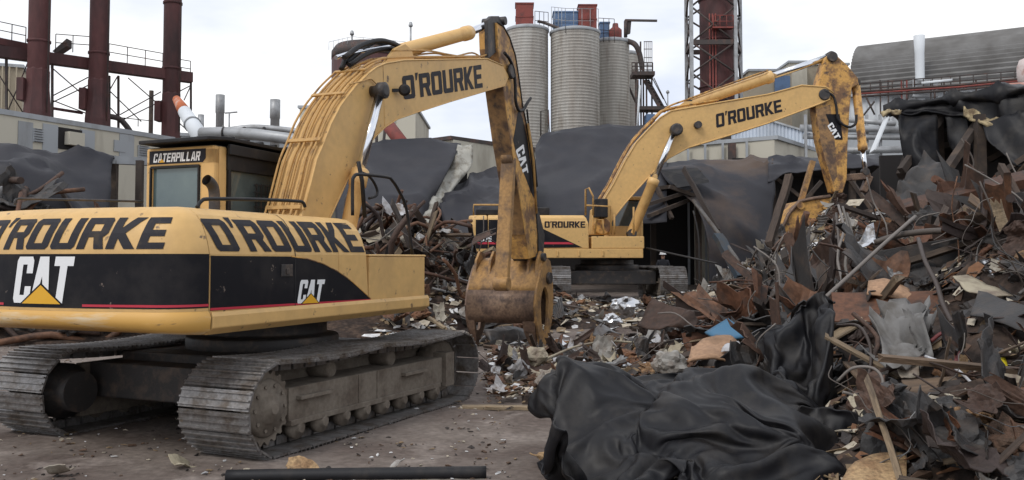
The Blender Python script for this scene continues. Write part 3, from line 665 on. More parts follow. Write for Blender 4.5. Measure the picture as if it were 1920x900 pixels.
for v, o in ((-.3, .12), (-.1, .15), (.1, .12)):
    m = MB(); m.tube(cr([V((p.x, v, p.z)) for p in off_line(fq[2:10], o)], 3), .04, 6); m.build('hydraulic_line', M['yellow_worn'], fboom)
cylinder(B, (1290, 197), (1448, 143), (1556, 106), 0, .21, 'stick_cylinder', far)
m = MB(); m.tube(cr([B.onp(a, b, -.2) for a, b in ((1220, 232), (1250, 202), (1290, 186), (1360, 160), (1440, 132))], 5), .04, 6); m.build('hydraulic_line', M['yellow_worn'], far)
m = MB(); m.prism(B.poly([(1262, 208), (1284, 190), (1300, 190), (1308, 200)], -.3), (0, .6, 0)); m.build('cylinder_bracket', M['yellow'], fboom)
cylinder(B, (1184, 438), (1227, 335), (1265, 245), -.62, .19, 'boom_cylinder', far)
p = B.onp(1265, 245, FB); m = MB(); m.lathe([(.17, 0), (.23, .03), (.23, .3)], (p.x, FB - .42, p.z), (0, 1, 0), 18); m.build('boom_pin', M['steel_dark'], fboom); m = MB(); q = B.onp(1307, 235, FB); m.lathe([(.14, 0), (.14, .25)], (q.x, FB - .22, q.z), (0, 1, 0), 12); m.build('boom_pin', M['steel_dark'], fboom)
p = B.onp(1128, 425, FB); m = MB(); m.lathe([(.28, 0), (.32, .03), (.32, .3)], (p.x, FB - .25, p.z), (0, 1, 0), 18); m.build('boom_foot_pin', M['yellow_worn'], fboom)
FS = -.34
fstick = outline_boom(B, [(1548, 108), (1556, 101), (1567, 102), (1587, 120), (1609, 146), (1610, 158), (1597, 165), (1593, 210), (1590, 260), (1588, 335), (1580, 362), (1564, 360), (1547, 300), (1537, 262), (1529, 205), (1532, 165), (1537, 148)], FS, .62, 'stick', M['yellow_worn'], .03)
fdq = B.poly([(1530, 206), (1556, 196), (1563, 240), (1570, 330), (1562, 344), (1547, 300), (1538, 262)], FS); MB().add([V((q.x, FS - .006, q.z)) for q in fdq], [tuple(range(len(fdq)))]).build('wear_plate', M['stick_brown'], fstick)
fdq = B.poly([(1548, 214), (1574, 214), (1580, 262), (1566, 262)], FS); MB().add([V((q.x, FS - .012, q.z)) for q in fdq], [tuple(range(len(fdq)))]).build('black_panel', M['black'], fstick)
B.quad_text('cat', (1551, 236), (1566, 262), (1576, 257), (1560, 229), FS, -.018).build('logo_lettering', M['white'], fstick)
p = B.onp(1544, 178, FS); m = MB(); m.lathe([(.19, 0), (.22, .02), (.22, .12)], (p.x, FS - .14, p.z), (0, 1, 0), 18); m.build('stick_pin', M['steel_dark'], fstick); m = MB(); p = B.onp(1560, 107, FS); m.lathe([(.17, 0), (.2, .02), (.2, .12)], (p.x, FS - .1, p.z), (0, 1, 0), 18); m.build('stick_pin', M['steel_dark'], fstick)
cylinder(B, (1604, 156), (1618, 282), (1622, 322), -.05, .16, 'bucket_cylinder', far, 'yellow_worn')
m = MB(); m.tube(cr([B.onp(a, b, FS - .1) for a, b in ((1545, 170), (1562, 180), (1568, 200), (1572, 225), (1590, 238), (1604, 232), (1606, 215))], 4), .05, 8); m.build('hydraulic_hose', M['rubber'], fstick)
m = MB(); m.beam(B.onp(1524, 302, -.1), B.onp(1502, 376, -.1), .2, .18); m.build('bucket_link', M['grapple_top'], far)
m = MB(); m.beam(B.onp(1560, 335, 0), B.onp(1630, 330, 0), .3, .26); m.beam(B.onp(1630, 330, 0), B.onp(1618, 360, 0), .3, .22); m.build('linkage', M['grapple'], far, bevel=.03)
bk = [(1463, 452), (1466, 430), (1478, 402), (1498, 378), (1526, 372), (1556, 368), (1575, 380), (1572, 398), (1540, 408), (1512, 428), (1494, 446)]
m = MB(); a = B.poly(bk, -.75); m.prism(a, (0, .08, 0), 0); m.prism([p + V((0, 1.42, 0)) for p in a], (0, .08, 0), 0)
m.loft([[p + V((0, .0, 0)), p + V((0, 1.5, 0))] for p in a[0:6]], smooth=False); fbk = m.build('bucket', M['yellow_worn'], far, bevel=.02)
m = MB(); m.tube([V((p.x, p.y - .03, p.z)) for p in a[0:6]], .07, 6); m.build('wear_edge', M['grapple'], fbk)
m = MB()
for px, py in ((1500, 386), (1546, 386)): m = MB(); p = B.onp(px, py, -.75); m.lathe([(.14, 0), (.14, .12)], (p.x, -.85, p.z), (0, 1, 0), 16); m.build('pin', M['yellow_worn'], fbk)

# ================================================================== GROUND
def sm(a, b, x): t = min(max((x - a) / (b - a), 0), 1); return t * t * (3 - 2 * t)
MOUNDS = [(10.2, 15.5, 4.7, 6.0, 3.0), (6.2, 11.0, 3.0, 3.6, 1.15), (5.1, 7.6, 2.3, 1.9, .75), (3.0, 15.5, 3.4, 3.4, .3), (1.6, 12.5, 1.6, 1.5, .16), (9.5, 8.0, 3.2, 3.0, 1.3),
          (10.4, 25.0, 3.6, 5, 2.4), (-3.6, 27.5, 4.2, 3.2, 2.3), (-14, 24.5, 7, 2.6, 2.9), (13.0, 30.0, 5, 4, 3.0), (1.5, 26, 4, 2.0, .15)]
def mound(x, y):
    h = 0
    for cx, cy, rx, ry, a in MOUNDS:
        d = ((x - cx) / rx) ** 2 + ((y - cy) / ry) ** 2
        if d < 4: h += a * math.exp(-d * 1.25)
    return h
def base(x, y):
    return .45 * sm(21, 30, y) + .05 * noise.noise((x * .35, y * .35, 3.1)) * sm(5, 9, y)
def gh(x, y):
    m = mound(x, y)
    return base(x, y) + m * (1 + .28 * noise.noise((x * .8, y * .8, 9.0))) + .02 * noise.noise((x * 2.2, y * 2.2, 1.0)) + .012 * noise.noise((x * 6, y * 6, 2.0))
def axis(lo, hi, a, b, fine):
    L = [a + fine * i for i in range(int((b - a) / fine) + 1)]; s = fine; x = a
    pre = []
    while x > lo: s *= 1.35; x -= s; pre.append(x)
    s = fine; x = L[-1]; post = []
    while x < hi: s *= 1.35; x += s; post.append(x)
    return pre[::-1] + L + post
M['dirt'] = mat('packed_dirt', (.182, .152, .132), .93, dirt=(.105, .080, .069), dscale=.55, dlo=.42, dhi=.62, fine=(14, .22), bump=.8, bscale=9, dirt2=((.27, .23, .205), 1.7, .54, .72), spec=.25)
M['rubble'] = mat('rubble_soil', (.040, .029, .024), .95, dirt=(.085, .056, .040), dscale=2.2, dlo=.45, dhi=.65, fine=(9, .5), bump=1, bscale=12, dirt2=((.02, .017, .016), 1.3, .5, .62), spec=.2)
xs = axis(-400, 400, -9, 13, .16); ys = axis(-30, 1200, 6.5, 24, .16)
def grid(name, xs, ys, hf, m, smooth=True):
    mb = MB(); mb.loft([[V((x, y, hf(x, y))) for x in xs] for y in ys], smooth=smooth); return mb.build(name, m)
g = grid('ground', xs, ys, lambda x, y: base(x, y) + .02 * noise.noise((x * 2.2, y * 2.2, 1.0)) + .012 * noise.noise((x * 6, y * 6, 2.0)), M['dirt']); tag(g, kind='structure')
xs = axis(-24, 26, -1, 13, .17); ys = axis(5, 40, 5.2, 22, .17)
g = grid('rubble_mound', xs, ys, lambda x, y: (gh(x, y) + .16 * sm(.05, .5, mound(x, y)) * noise.fractal((x * 2.3, y * 2.3, 0), 1, 2, 4) if mound(x, y) > .10 else gh(x, y) - mound(x, y) - .25), M['rubble']); tag(g, kind='structure')

# ================================================================== BACKGROUND
M['rust_red'] = mat('red_oxide_steel', (.085, .028, .027), .75, dirt=(.04, .018, .018), dscale=.8, dlo=.42, dhi=.65, fine=(6, .15), stretch=(1, 1, .35))
M['rust_box'] = mat('red_oxide_box', (.22, .052, .042), .75, dirt=(.11, .04, .035), dscale=1.2, dlo=.45, dhi=.68)
M['blue'] = mat('blue_box', (.10, .17, .30), .6, dirt=(.06, .09, .15), dscale=1, dlo=.45, dhi=.7)
M['iron'] = mat('dark_iron', (.05, .04, .037), .7, dirt=(.12, .06, .045), dscale=1.5, dlo=.5, dhi=.7)
M['galv'] = mat('galvanised', (.36, .37, .38), .5, .35, dirt=(.22, .22, .22), dscale=1.5, dlo=.45, dhi=.7)
M['beige'] = mat('beige_cladding', (.50, .47, .39), .8, dirt=(.30, .27, .22), dscale=.7, dlo=.5, dhi=.75, stretch=(1, 1, .3))
M['greypanel'] = mat('grey_cladding', (.34, .36, .38), .7, dirt=(.22, .22, .22), dscale=.9, dlo=.5, dhi=.75, stretch=(1, 1, .3))
M['tan'] = mat('tan_cladding', (.36, .31, .23), .8, dirt=(.25, .2, .15), dscale=.6, dlo=.5, dhi=.75)
M['whitewall'] = mat('white_cladding', (.62, .65, .68), .65, dirt=(.42, .43, .44), dscale=.5, dlo=.5, dhi=.75, stretch=(1, 1, .3))
M['silo'] = mat('silo_staves', (.47, .455, .42), .85, dirt=(.35, .32, .285), dscale=.7, dlo=.42, dhi=.68, stretch=(1, 1, .12), fine=(3, .08), dirt2=((.24, .205, .17), .9, .56, .72))
M['roofgrey'] = mat('weathered_roof', (.175, .172, .168), .7, dirt=(.11, .105, .10), dscale=.5, dlo=.42, dhi=.66, fine=(4, .1))
M['tarp'] = mat('black_tarp', (.025, .0255, .032), .55, spec=.25, dirt=(.036, .035, .04), dscale=.8, dlo=.4, dhi=.7, bump=.25, bscale=5)
M['tarp_brown'] = mat('muddy_tarp', (.028, .028, .034), .6, spec=.25, dirt=(.085, .06, .046), dscale=.22, dlo=.46, dhi=.62, bump=.3, bscale=5)
M['membrane'] = mat('roof_membrane', (.0075, .0075, .0095), .52, spec=.28, dirt=(.014, .013, .0135), dscale=1.3, dlo=.46, dhi=.7, bump=.25, bscale=9, dirt2=((.030, .027, .025), 2.6, .5, .72))
M['void'] = mat('interior_shade', (.014, .012, .012), .9)  # near-black colour painted in for the shade inside openings and interiors
M['soot_wood'] = mat('sooty_timber', (.045, .034, .028), .85, dirt=(.10, .07, .05), dscale=2, dlo=.5, dhi=.7)

def wallbox(mb, p, q, z0, z1, depth, m=0):
    """a box whose front face runs p -> q on plan, depth going away from the camera"""
    p, q = V((p[0], p[1], 0)), V((q[0], q[1], 0)); t = (q - p).normalized(); n = V((-t.y, t.x, 0))
    if n.y < 0: n = -n
    P = [p, q, q + n * depth, p + n * depth]
    mb.prism([V((a.x, a.y, z0)) for a in P], (0, 0, z1 - z0), m); return t, n
# ---- left pale building
pa, pb = at(-160, 300, 27.6), at(330, 300, 37.4)
zt_ = lambda px, py, Y: at(px, py, Y).z
b = empty('factory_building', (pa.x, pa.y, .3), 0, 'long pale metal clad factory building with louvres below the rusty chimneys', 'building')
inv = lambda o: (lambda P: V(P) - V(o.location))
ztop = zt_(100, 234, 32.6)
m = MB(); il = inv(b)
t_, n_ = wallbox(m, il(pa), il(pb), 0, ztop - .3, 9); m.build('wall', M['beige'], b)
m = MB(); wallbox(m, il(pa) + V((0, -.12, 0)), il(pb) + V((0, -.12, 0)), ztop - .3, ztop - .12, 9.3); m.build('roof_edge', M['greypanel'], b)
def wallrect(px0, py0, px1, py1, d=.03):
    """a thin box on that wall between two photo points"""
    def hit(px, py):
        dr = ray(px, py); nn = n_; t = (pa - CAMP).dot(nn) / dr.dot(nn); return CAMP + dr * t
    A_, B_ = il(hit(px0, py0)), il(hit(px1, py1)); mb = MB()
    mb.prism([A_ - n_ * d, V((B_.x, B_.y, A_.z)) - n_ * d, B_ - n_ * d, V((A_.x, A_.y, B_.z)) - n_ * d], n_ * d * .9); return mb
for q in ((34, 226, 60, 290), (80, 231, 107, 296), (150, 242, 176, 300), (224, 250, 250, 305), (-60, 215, -30, 280)): wallrect(*q).build('wall_panel', M['greypanel'], b)
for x0, y0, x1, y1 in ((61, 240, 80, 268), (258, 272, 278, 298)):
    f = wallrect(x0, y0, x1, y1, .05).build('louvre', M['greypanel'], b)
    for k in range(6):
        yy = y0 + (y1 - y0) * (k + .5) / 6; wallrect(x0 + 1.5, yy - 1.2, x1 - 1.5, yy + 1.4, .09).build('slat', M['steel_dark'], f)
wallrect(109, 238, 152, 284, .04).build('opening_shade', M['void'], b)  # flat dark panel on the wall, stands in for the shaded hole
m = wallrect(120, 247, 148, 275, .3); m.build('broken_panel', M['beige'], b)
f = wallrect(213, 262, 233, 286, .05).build('round_vent', M['greypanel'], b)
# ---- dark tarps and a low roof in front of it
def cloth(name, rows, m, nu=8, nv=8, amp=.12, sc=.8, thick=.02, parent=None, seed=0, crease=.0, csc=.5, abs_=False, an=.35):
    rows = [[(V(q) if abs_ else at(*q)) for q in r] for r in rows]
    R1 = [cr(r, nu) for r in rows]; n = len(R1[0])
    cols = [cr([r[i] for r in R1], nv) for i in range(n)]
    G = [[cols[i][j] for i in range(n)] for j in range(len(cols[0]))]
    out = []
    for j, r in enumerate(G):
        o = []
        for i, p in enumerate(r):
            a = r[max(i - 1, 0)]; b_ = r[min(i + 1, n - 1)]; c = G[max(j - 1, 0)][i]; d = G[min(j + 1, len(G) - 1)][i]
            nn = (b_ - a).cross(d - c); nn = nn.normalized() if nn.length > 1e-8 else V((0, 0, 1))
            if nn.y > .1 or (abs(nn.y) <= .1 and nn.z < 0): nn = -nn
            q = p + V((seed * 7.3, 0, seed * 3.1)); wv = noise.fractal(q * sc, 1, 2.1, 4) * amp; q = V((q.x * .8 + q.z * .55, q.y, q.z * an))
            if crease:
                wpv = q + V((noise.noise(q * .6), noise.noise(q * .6 + V((5, 0, 0))), noise.noise(q * .6 + V((0, 9, 0))))) * .6
                k = ridge(wpv, csc); wv += crease * max(0, k) ** 3 * 1.6 + crease * .5 * max(0, ridge(wpv + V((11, 3, 0)), csc * 2.1)) ** 3
            o.append(p + nn * wv)
        out.append(o)
    mb = MB(); mb.loft(out); return mb.build(name, m, parent, solid=thick)
o = cloth('tarp', [[(-60, 275, 26.5), (60, 285, 27), (150, 293, 28), (215, 300, 29)], [(-60, 310, 25.5), (60, 310, 26), (140, 318, 27), (205, 320, 28)], [(-60, 350, 24.8), (40, 350, 25), (130, 360, 26), (205, 365, 27)], [(-60, 420, 24), (40, 420, 24.3), (130, 420, 25), (200, 420, 26.5)]], M['tarp'], 8, 8, .15, .7, .03, crease=.22)
tag(o, 'black tarp hanging along the pale building on the left', 'tarp')
b = empty('shed', (at(240, 340, 29.5).x, 29.5, .4), 0, 'low dark open shed with a pale roof edge left of the cab', 'shed'); il = inv(b)
m = MB(); p, q = at(190, 299, 28.6), at(330, 306, 30.5); m.beam(il(p), il(q), .3, .25); m.build('roof_edge', M['greypanel'], b)
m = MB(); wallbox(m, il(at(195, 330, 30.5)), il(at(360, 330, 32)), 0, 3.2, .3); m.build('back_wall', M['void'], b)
for px in (214, 262): m = MB(); p = il(at(px, 330, 28.9)); m.beam((p.x, p.y, 0), (p.x, p.y, il(at(px, 301, 28.9)).z), .2, .2); m.build('post', M['soot_wood'], b)

# ---- chimneys
def chimney(name_label, px, wpx, Y, ybase, skirt):
    r = wpx * Y / F_PX / 2; p = at(px, ybase, Y); z0 = 0; o = empty('chimney', (p.x, Y, .4), 0, name_label, 'chimney', 'rusty red chimney stacks')
    H = 26; zb_ = p.z - .4
    m = MB(); m.lathe([(r, 0), (r, H)], n=24); sh = m.build('stack_shell', M['rust_red'], o)
    for z in (zb_ + 3.2, zb_ + 6.5, zb_ + 9.5):
        m = MB(); m.lathe([(r, z - .06), (r + .045, z - .05), (r + .045, z + .05), (r, z + .06)], n=24); m.build('flange', M['rust_red'], sh)
    m = MB(); m.lathe([(r * skirt, 0), (r * skirt, zb_ + .1), (r * 1.1, zb_ + 1.1), (r * 1.1, zb_ + 1.9), (r, zb_ + 2.0)], n=8, smooth=False); m.build('base_skirt', M['rust_red'], o)
    m = MB(); m.box((-r * 1.15, -.25, zb_ + 1.0), (r * .7, .6, 1.0)); m.build('junction_box', M['rust_red'], o, bevel=.02)
    m = MB(); m.tube([(r + .08, -.2, zb_), (r + .08, -.2, H)], .03, 6); m.build('conduit', M['iron'], o)
    return o
chimney('thick rusty red chimney stack nearest the left edge', 70, 38, 39.5, 212, 1.3)
chimney('rusty red chimney stack between its two neighbours', 183, 35, 41.5, 228, 1.35)
chimney('rusty red chimney stack right of the others, above the cab roof', 320, 32, 44.5, 248, 1.12)
# ---- walkway
b = empty('steel_walkway', (at(150, 120, 41).x, 41, .4), 0, 'dark steel walkway with railings and cross braces between the rusty chimneys', 'walkway'); il = inv(b)
wl = lambda px, py: il(at(px, py, 39.0 + (px + 20) * .0166))
m = MB(); m.beam(wl(-60, 89), wl(358, 146), .5, .5); m.build('deck', M['rust_red'], b)
m = MB(); m.beam(wl(-60, 66), wl(50, 88), .25, .3); m.build('upper_deck', M['rust_red'], b)
def rail(parent, P, h, mname, r=.022, n=5, name='railing', lv=2):
    mb = MB(); P = [V(p) for p in P]
    for a, c in zip(P, P[1:]):
        for k in range(1, lv + 1): mb.tube([a + V((0, 0, h * k / lv)), c + V((0, 0, h * k / lv))], r, 5)
        for k in range(n + 1): q = a.lerp(c, k / n); mb.tube([q, q + V((0, 0, h))], r, 5)
    return mb.build(name, M[mname], parent)
rail(b, [wl(-60, 60), wl(48, 82)], .75, 'iron', n=4); rail(b, [wl(104, 96), wl(168, 100)], .8, 'iron', n=2); rail(b, [wl(204, 113), wl(305, 130)], .8, 'iron', n=3); rail(b, [wl(338, 141), wl(357, 144)], .8, 'iron', n=1)
m = MB(); m.prism([wl(98, 96), wl(125, 72), wl(125, 86), wl(104, 100)], (0, .5, 0)); m.build('tilted_plate', M['iron'], b)
for px, y0, y1 in ((12, 108, 232), (98, 122, 232), (222, 142, 250), (358, 150, 235), (205, 142, 240)):
    m = MB(); m.beam(wl(px, y0), wl(px, y1 + 20), .09, .09); m.build('leg', M['iron'], b)
for a, c in (((-20, 112), (52, 225)), ((52, 118), (5, 232)), ((95, 125), (163, 184)), ((165, 145), (98, 180)), ((165, 160), (98, 192)), ((240, 146), (302, 200)), ((302, 172), (225, 215)), ((220, 144), (198, 182)), ((305, 188), (228, 226)), ((200, 165), (265, 228)), ((358, 160), (335, 172)), ((358, 160), (345, 188)), ((98, 188), (160, 212)), ((200, 195), (248, 245)), ((333, 228), (352, 245))):
    m = MB(); m.tube([wl(*a), wl(*c)], .028, 5); m.build('brace', M['iron'], b)
m = MB(); m.beam(wl(98, 203), wl(155, 212), .1, .12); m.beam(wl(98, 228), wl(155, 232), .1, .12); m.build('lower_beam', M['rust_red'], b)
m = MB(); m.tube(cr([wl(198, 217), wl(222, 222), wl(236, 235), wl(246, 250)], 4), .14, 8); m.build('bent_pipe', M['iron'], b)
rail(b, [wl(205, 232), wl(285, 240)], .35, 'iron', n=3, lv=1)
# ---- tan building far left, small distant stacks, pole, chute
def simple_building(name, label, pxa, Ya, pxb, Yb, ytop, depth, mname, xref=None, cat='building', roof=None):
    p, q = at(pxa, ytop, Ya), at(pxb, ytop, Yb); o = empty(name, (p.x, p.y, 0), 0, label, cat); il = inv(o)
    m = MB(); z = at((pxa + pxb) / 2, ytop, (Ya + Yb) / 2).z; wallbox(m, il(p), il(q), 0, z, depth); m.build('wall', M[mname], o)
    m = MB(); p2, q2 = il(p), il(q); wallbox(m, p2 + V((-.15, -.15, 0)), q2 + V((.15, -.15, 0)), z + .003, z + .22, depth + .3); m.build('roof', M[roof or 'greypanel'], o)
    return o, z, il
o, z, il = simple_building('industrial_building', 'tan corrugated building behind the leftmost chimney', -120, 60, 43, 62, 122, 12, 'tan')
for k in range(12):
    m = MB(); p = at(-115 + k * 13.2, 200, 59.9 + k * .16); p = il(p); m.box((p.x, p.y - .04, z / 2), (.08, .07, z)); m.build('rib', M['tan'], o)
for px, w_, y0, Y, lab in ((413, 15, 178, 58, 'tall silver vent stack above the cab roof'), (516, 17, 187, 56, 'silver vent stack left of the near boom'), (377, 10, 215, 60, 'short silver vent stack beside the orange tipped chute')):
    p = at(px, y0, Y); r = w_ * Y / F_PX / 2; o = empty('vent_stack', (p.x, Y, 0), 0, lab, 'vent stack')
    m = MB(); m.lathe([(r, 0), (r, p.z - 1.2), (r * 1.12, p.z - 1.18), (r * 1.12, p.z)], n=14); m.build('stack_shell', M['galv'], o)
    m = MB(); m.lathe([(r * 1.02, p.z - 2.6), (r * 1.15, p.z - 2.58), (r * 1.15, p.z - 2.5), (r * 1.02, p.z - 2.48)], n=14); m.build('band', M['greypanel'], o)
p = at(284, 170, 46); m = MB(); m.tube([(p.x, 46, 0), (p.x, 46, p.z)], .12, 8); o = m.build('utility_pole', M['soot_wood']); tag(o, 'thin brown pole between two rusty chimneys', 'pole')
o = empty('lamp_post', (at(430, 240, 57).x, 57, 0), 0, 'thin pole with a short arm next to the tall silver vent stack', 'lamp post'); il = inv(o)
m = MB(); m.tube([(0, 0, 0), il(at(430, 212, 57))], .06, 6); m.build('post', M['galv'], o); m = MB(); m.tube([il(at(422, 212, 57)), il(at(445, 210, 57))], .05, 6); m.build('arm', M['galv'], o)
o = empty('chute_pipe', at(372, 250, 34), 0, 'white tilted chute pipe with an orange end beside the cab roof', 'pipe'); il = inv(o)
a, c = at(331, 186, 36), at(374, 254, 33.5); d = lambda f: il(a.lerp(c, f))
m = MB(); m.tube([d(.36), d(1.15)], [.25, .33], 16); m.build('pipe', M['whitewall'], o)
m = MB(); m.tube([d(0), d(.36)], [.16, .25], 16); m.build('orange_end', mat('orange_paint', (.45, .12, .04), .7, dirt=(.5, .4, .35), dscale=2, dlo=.5, dhi=.7), o)
m = MB(); m.tube([d(.70), d(.72)], .335, 16); m.build('band', M['galv'], o)
o = empty('duct', at(420, 250, 33), 0, 'silver insulated duct lying behind the cab roof', 'duct'); il = inv(o)
m = MB(); m.tube([il(at(378, 249, 33)), il(at(420, 248, 32.5)), il(at(480, 252, 31.5)), il(at(600, 268, 30))], .2, 14); m.build('pipe', M['galv'], o)
m = MB(); m.tube(cr([il(at(410, 247, 34)), il(at(470, 239, 34)), il(at(530, 243, 34)), il(at(600, 252, 34))], 4), .12, 10); m.build('upper_pipe', M['galv'], o)
for f in (420, 458, 495): m = MB(); q = il(at(f, 249, 32.4)); m.lathe([(.205, -.02), (.225, -.02), (.225, .02), (.205, .02)], q, (1, -.1, -.05), 14); m.build('band', M['steel_dark'], o)
# low pale sheds behind the cab and the near boom
simple_building('low_shed', 'long low grey shed behind the near cab', 340, 62, 620, 66, 262, 14, 'greypanel')
# ---- beige block, red tank, red duct
o, z, il = simple_building('beige_block', 'beige block behind the near boom, under the red tank', 562, 74, 779, 74, 203, 12, 'beige')
m = MB(); p = il(at(739, 228, 73.9)); m.box((p.x, p.y + .04, z / 2), (.12, .12, z)); m.build('downpipe', M['greypanel'], o)
p = at(694, 82, 80); o = empty('storage_tank', (p.x, 80, 0), 0, 'dark red tank with a rounded black top behind the bend of the near boom', 'tank'); r = 3.4
m = MB(); zt2 = p.z; m.lathe([(r, 0), (r, zt2 - 1.5)], n=28); m.build('tank_shell', M['rust_red'], o)
m = MB(); m.lathe([(r + .03, zt2 - 1.5), (r + .03, zt2 - .9), (r * .9, zt2 - .35), (r * .5, zt2 - .05), (.1, zt2)], n=28); m.build('tank_top', M['iron'], o)
rail(o, [(-r, -1.5, zt2 - .9), (-1, -r, zt2 - .9), (r, -1.5, zt2 - .9)], .7, 'galv', .02, 5, lv=1)
for px, y0, y1 in ((660, 66, 90), (770, 50, 82)):
    m = MB(); q = inv(o)(at(px, y0, 78)); m.tube([(q.x, q.y, zt2 - 2), q], .09, 6); m.lathe([(.16, 0), (.2, .1), (.12, .4)], q, (0, 0, 1), 8); m.build('lamp_pole', M['galv'], o)
o = empty('red_duct', at(745, 250, 56), 0, 'sloping red duct below the near boom', 'duct'); il = inv(o)
m = MB(); m.tube([il(at(712, 214, 57)), il(at(770, 290, 55))], .42, 16); m.build('pipe', M['rust_box'], o)
m = MB(); m.tube([il(at(722, 240, 58)), il(at(716, 300, 58))], .1, 8); m.tube([il(at(706, 238, 58)), il(at(706, 300, 58))], .1, 8); m.build('support', M['iron'], o)
# ---- tarped sheds in the middle
def tarped(label, rows, m, back, nu=8, nv=8, amp=.025, sc=.6, crease=.10, seed=0, frame=True):
    o = empty('tarped_shed', V((at(*rows[-1][0]).x, at(*rows[-1][0]).y, .4)), 0, label, 'shed'); il = inv(o)
    rr = [[il(at(*q)) for q in r] for r in rows]
    cloth('tarp_cover', rr, m, nu, nv, amp, sc, .03, o, seed, crease, .45, True)
    t = rr[0]; mb = MB(); bb = [q + V((0, .25, -.25)) for q in t]
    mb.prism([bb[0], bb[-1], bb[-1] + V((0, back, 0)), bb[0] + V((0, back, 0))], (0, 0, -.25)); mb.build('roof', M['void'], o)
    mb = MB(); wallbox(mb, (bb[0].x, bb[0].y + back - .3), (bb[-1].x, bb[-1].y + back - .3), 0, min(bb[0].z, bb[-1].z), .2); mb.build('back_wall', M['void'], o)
    return o, il
o, il = tarped('dark tarped shed behind the near boom, with torn corrugated sheet on its end', [[(640, 275, 42), (700, 270, 42), (740, 266, 42), (800, 265, 42), (864, 271, 42)], [(640, 320, 40), (690, 320, 40), (740, 318, 40), (800, 315, 40), (850, 305, 40.5)], [(630, 370, 38), (690, 365, 38), (740, 368, 38), (790, 362, 38), (822, 352, 39)], [(630, 430, 36.5), (690, 425, 36.5), (740, 425, 36.5), (780, 420, 36.5), (800, 405, 38)]], M['tarp'], 6, seed=1)
tornm = mat('torn_sheet', (.36, .35, .31), .6, .2, dirt=(.15, .13, .10), dscale=2.4, dlo=.45, dhi=.65)
rows = [[(858, 272, 41.5), (886, 277, 41.5)], [(850, 300, 40.8), (884, 312, 40.9)], [(828, 335, 39.8), (858, 345, 40)], [(800, 372, 38.5), (832, 378, 38.7)], [(780, 402, 37.2), (812, 408, 37.4)], [(770, 425, 36.4), (798, 432, 36.5)]]
cloth('torn_sheet', [[il(at(*q)) for q in r] for r in rows], tornm, 6, 6, .18, 1.6, .03, o, 4, .12, 1.2, True)
o, il = tarped('big dark tarped shed in front of the silos', [[(1008, 275, 46), (1028, 252, 46), (1085, 240, 46), (1150, 236, 46), (1250, 240, 46)], [(1000, 320, 43.5), (1025, 318, 43.5), (1085, 300, 43.5), (1150, 290, 43.5), (1250, 290, 43.5)], [(975, 370, 40.5), (1010, 370, 40.5), (1080, 360, 40.5), (1150, 350, 40.5), (1250, 345, 40.5)], [(950, 430, 38.5), (1005, 425, 38.5), (1080, 420, 38.5), (1150, 420, 38.5), (1250, 420, 38.5)]], M['tarp'], 8, seed=2, amp=.025, crease=.09)
o = cloth('tarp', [[(838, 352, 41), (880, 340, 41), (930, 325, 41), (1000, 315, 41.5)], [(830, 375, 39), (880, 362, 39), (935, 352, 39), (1005, 350, 39.5)], [(830, 410, 37.5), (890, 395, 37.5), (940, 390, 37.5), (1005, 390, 38)], [(850, 470, 36.5), (890, 470, 36.5), (940, 470, 36.5), (1005, 470, 37)]], M['tarp'], 8, 8, .15, .7, .03, None, 5, .25, .5); tag(o, 'rumpled dark tarp sloping down behind the grapple stick', 'tarp')
simple_building('beige_shed', 'beige shed with a dark roof edge between the dark tarps, left of the stick', 850, 52, 1010, 58, 274, 10, 'beige', roof='iron')
# right hand tarped shed with a dark opening
o, il = tarped('large muddy tarped shed behind the far boom, open and dark at its left end', [[(1243, 306, 43), (1300, 302, 43), (1350, 301, 43), (1400, 300, 43), (1450, 298, 43)], [(1240, 330, 41), (1310, 325, 41), (1360, 330, 41), (1405, 330, 41), (1450, 322, 41)], [(1300, 390, 39), (1345, 390, 39), (1375, 398, 38.8), (1410, 395, 39), (1448, 370, 40)], [(1325, 460, 38), (1358, 465, 38), (1385, 470, 37.8), (1412, 468, 38), (1444, 430, 39)], [(1330, 545, 37.4), (1362, 545, 37.4), (1390, 545, 37.2), (1418, 545, 37.4), (1440, 520, 38)]], M['tarp_brown'], 10, 8, 8, .04, .6, .16, 6)
cloth('tarp_cover', [[il(at(*q)) for q in r] for r in ([(1440, 298, 43), (1500, 296, 43), (1560, 294, 43), (1650, 290, 43)], [(1440, 318, 41.3), (1500, 312, 41.3), (1560, 306, 41.3), (1650, 302, 41.3)], [(1440, 345, 40.2), (1480, 330, 40.5), (1550, 322, 40.6), (1650, 312, 40.8)])], M['tarp'], 8, 8, .08, .8, .03, o, 7, .15, .5, True)
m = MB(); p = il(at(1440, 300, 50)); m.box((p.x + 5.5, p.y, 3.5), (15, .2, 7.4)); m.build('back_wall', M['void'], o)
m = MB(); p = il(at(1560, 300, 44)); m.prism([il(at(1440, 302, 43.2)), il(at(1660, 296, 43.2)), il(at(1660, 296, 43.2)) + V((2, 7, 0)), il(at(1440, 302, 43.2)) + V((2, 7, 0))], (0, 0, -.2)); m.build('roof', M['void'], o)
for px, Y in ((1225, 42.5), (1310, 41), (1450, 41.5), (1520, 42), (1600, 41)):
    m = MB(); p = il(at(px, 480, Y)); q = il(at(px, 304, Y)); m.beam((p.x, p.y, 0), (p.x, p.y, q.z - .4), .25, .25); m.build('post', M['soot_wood'], o)
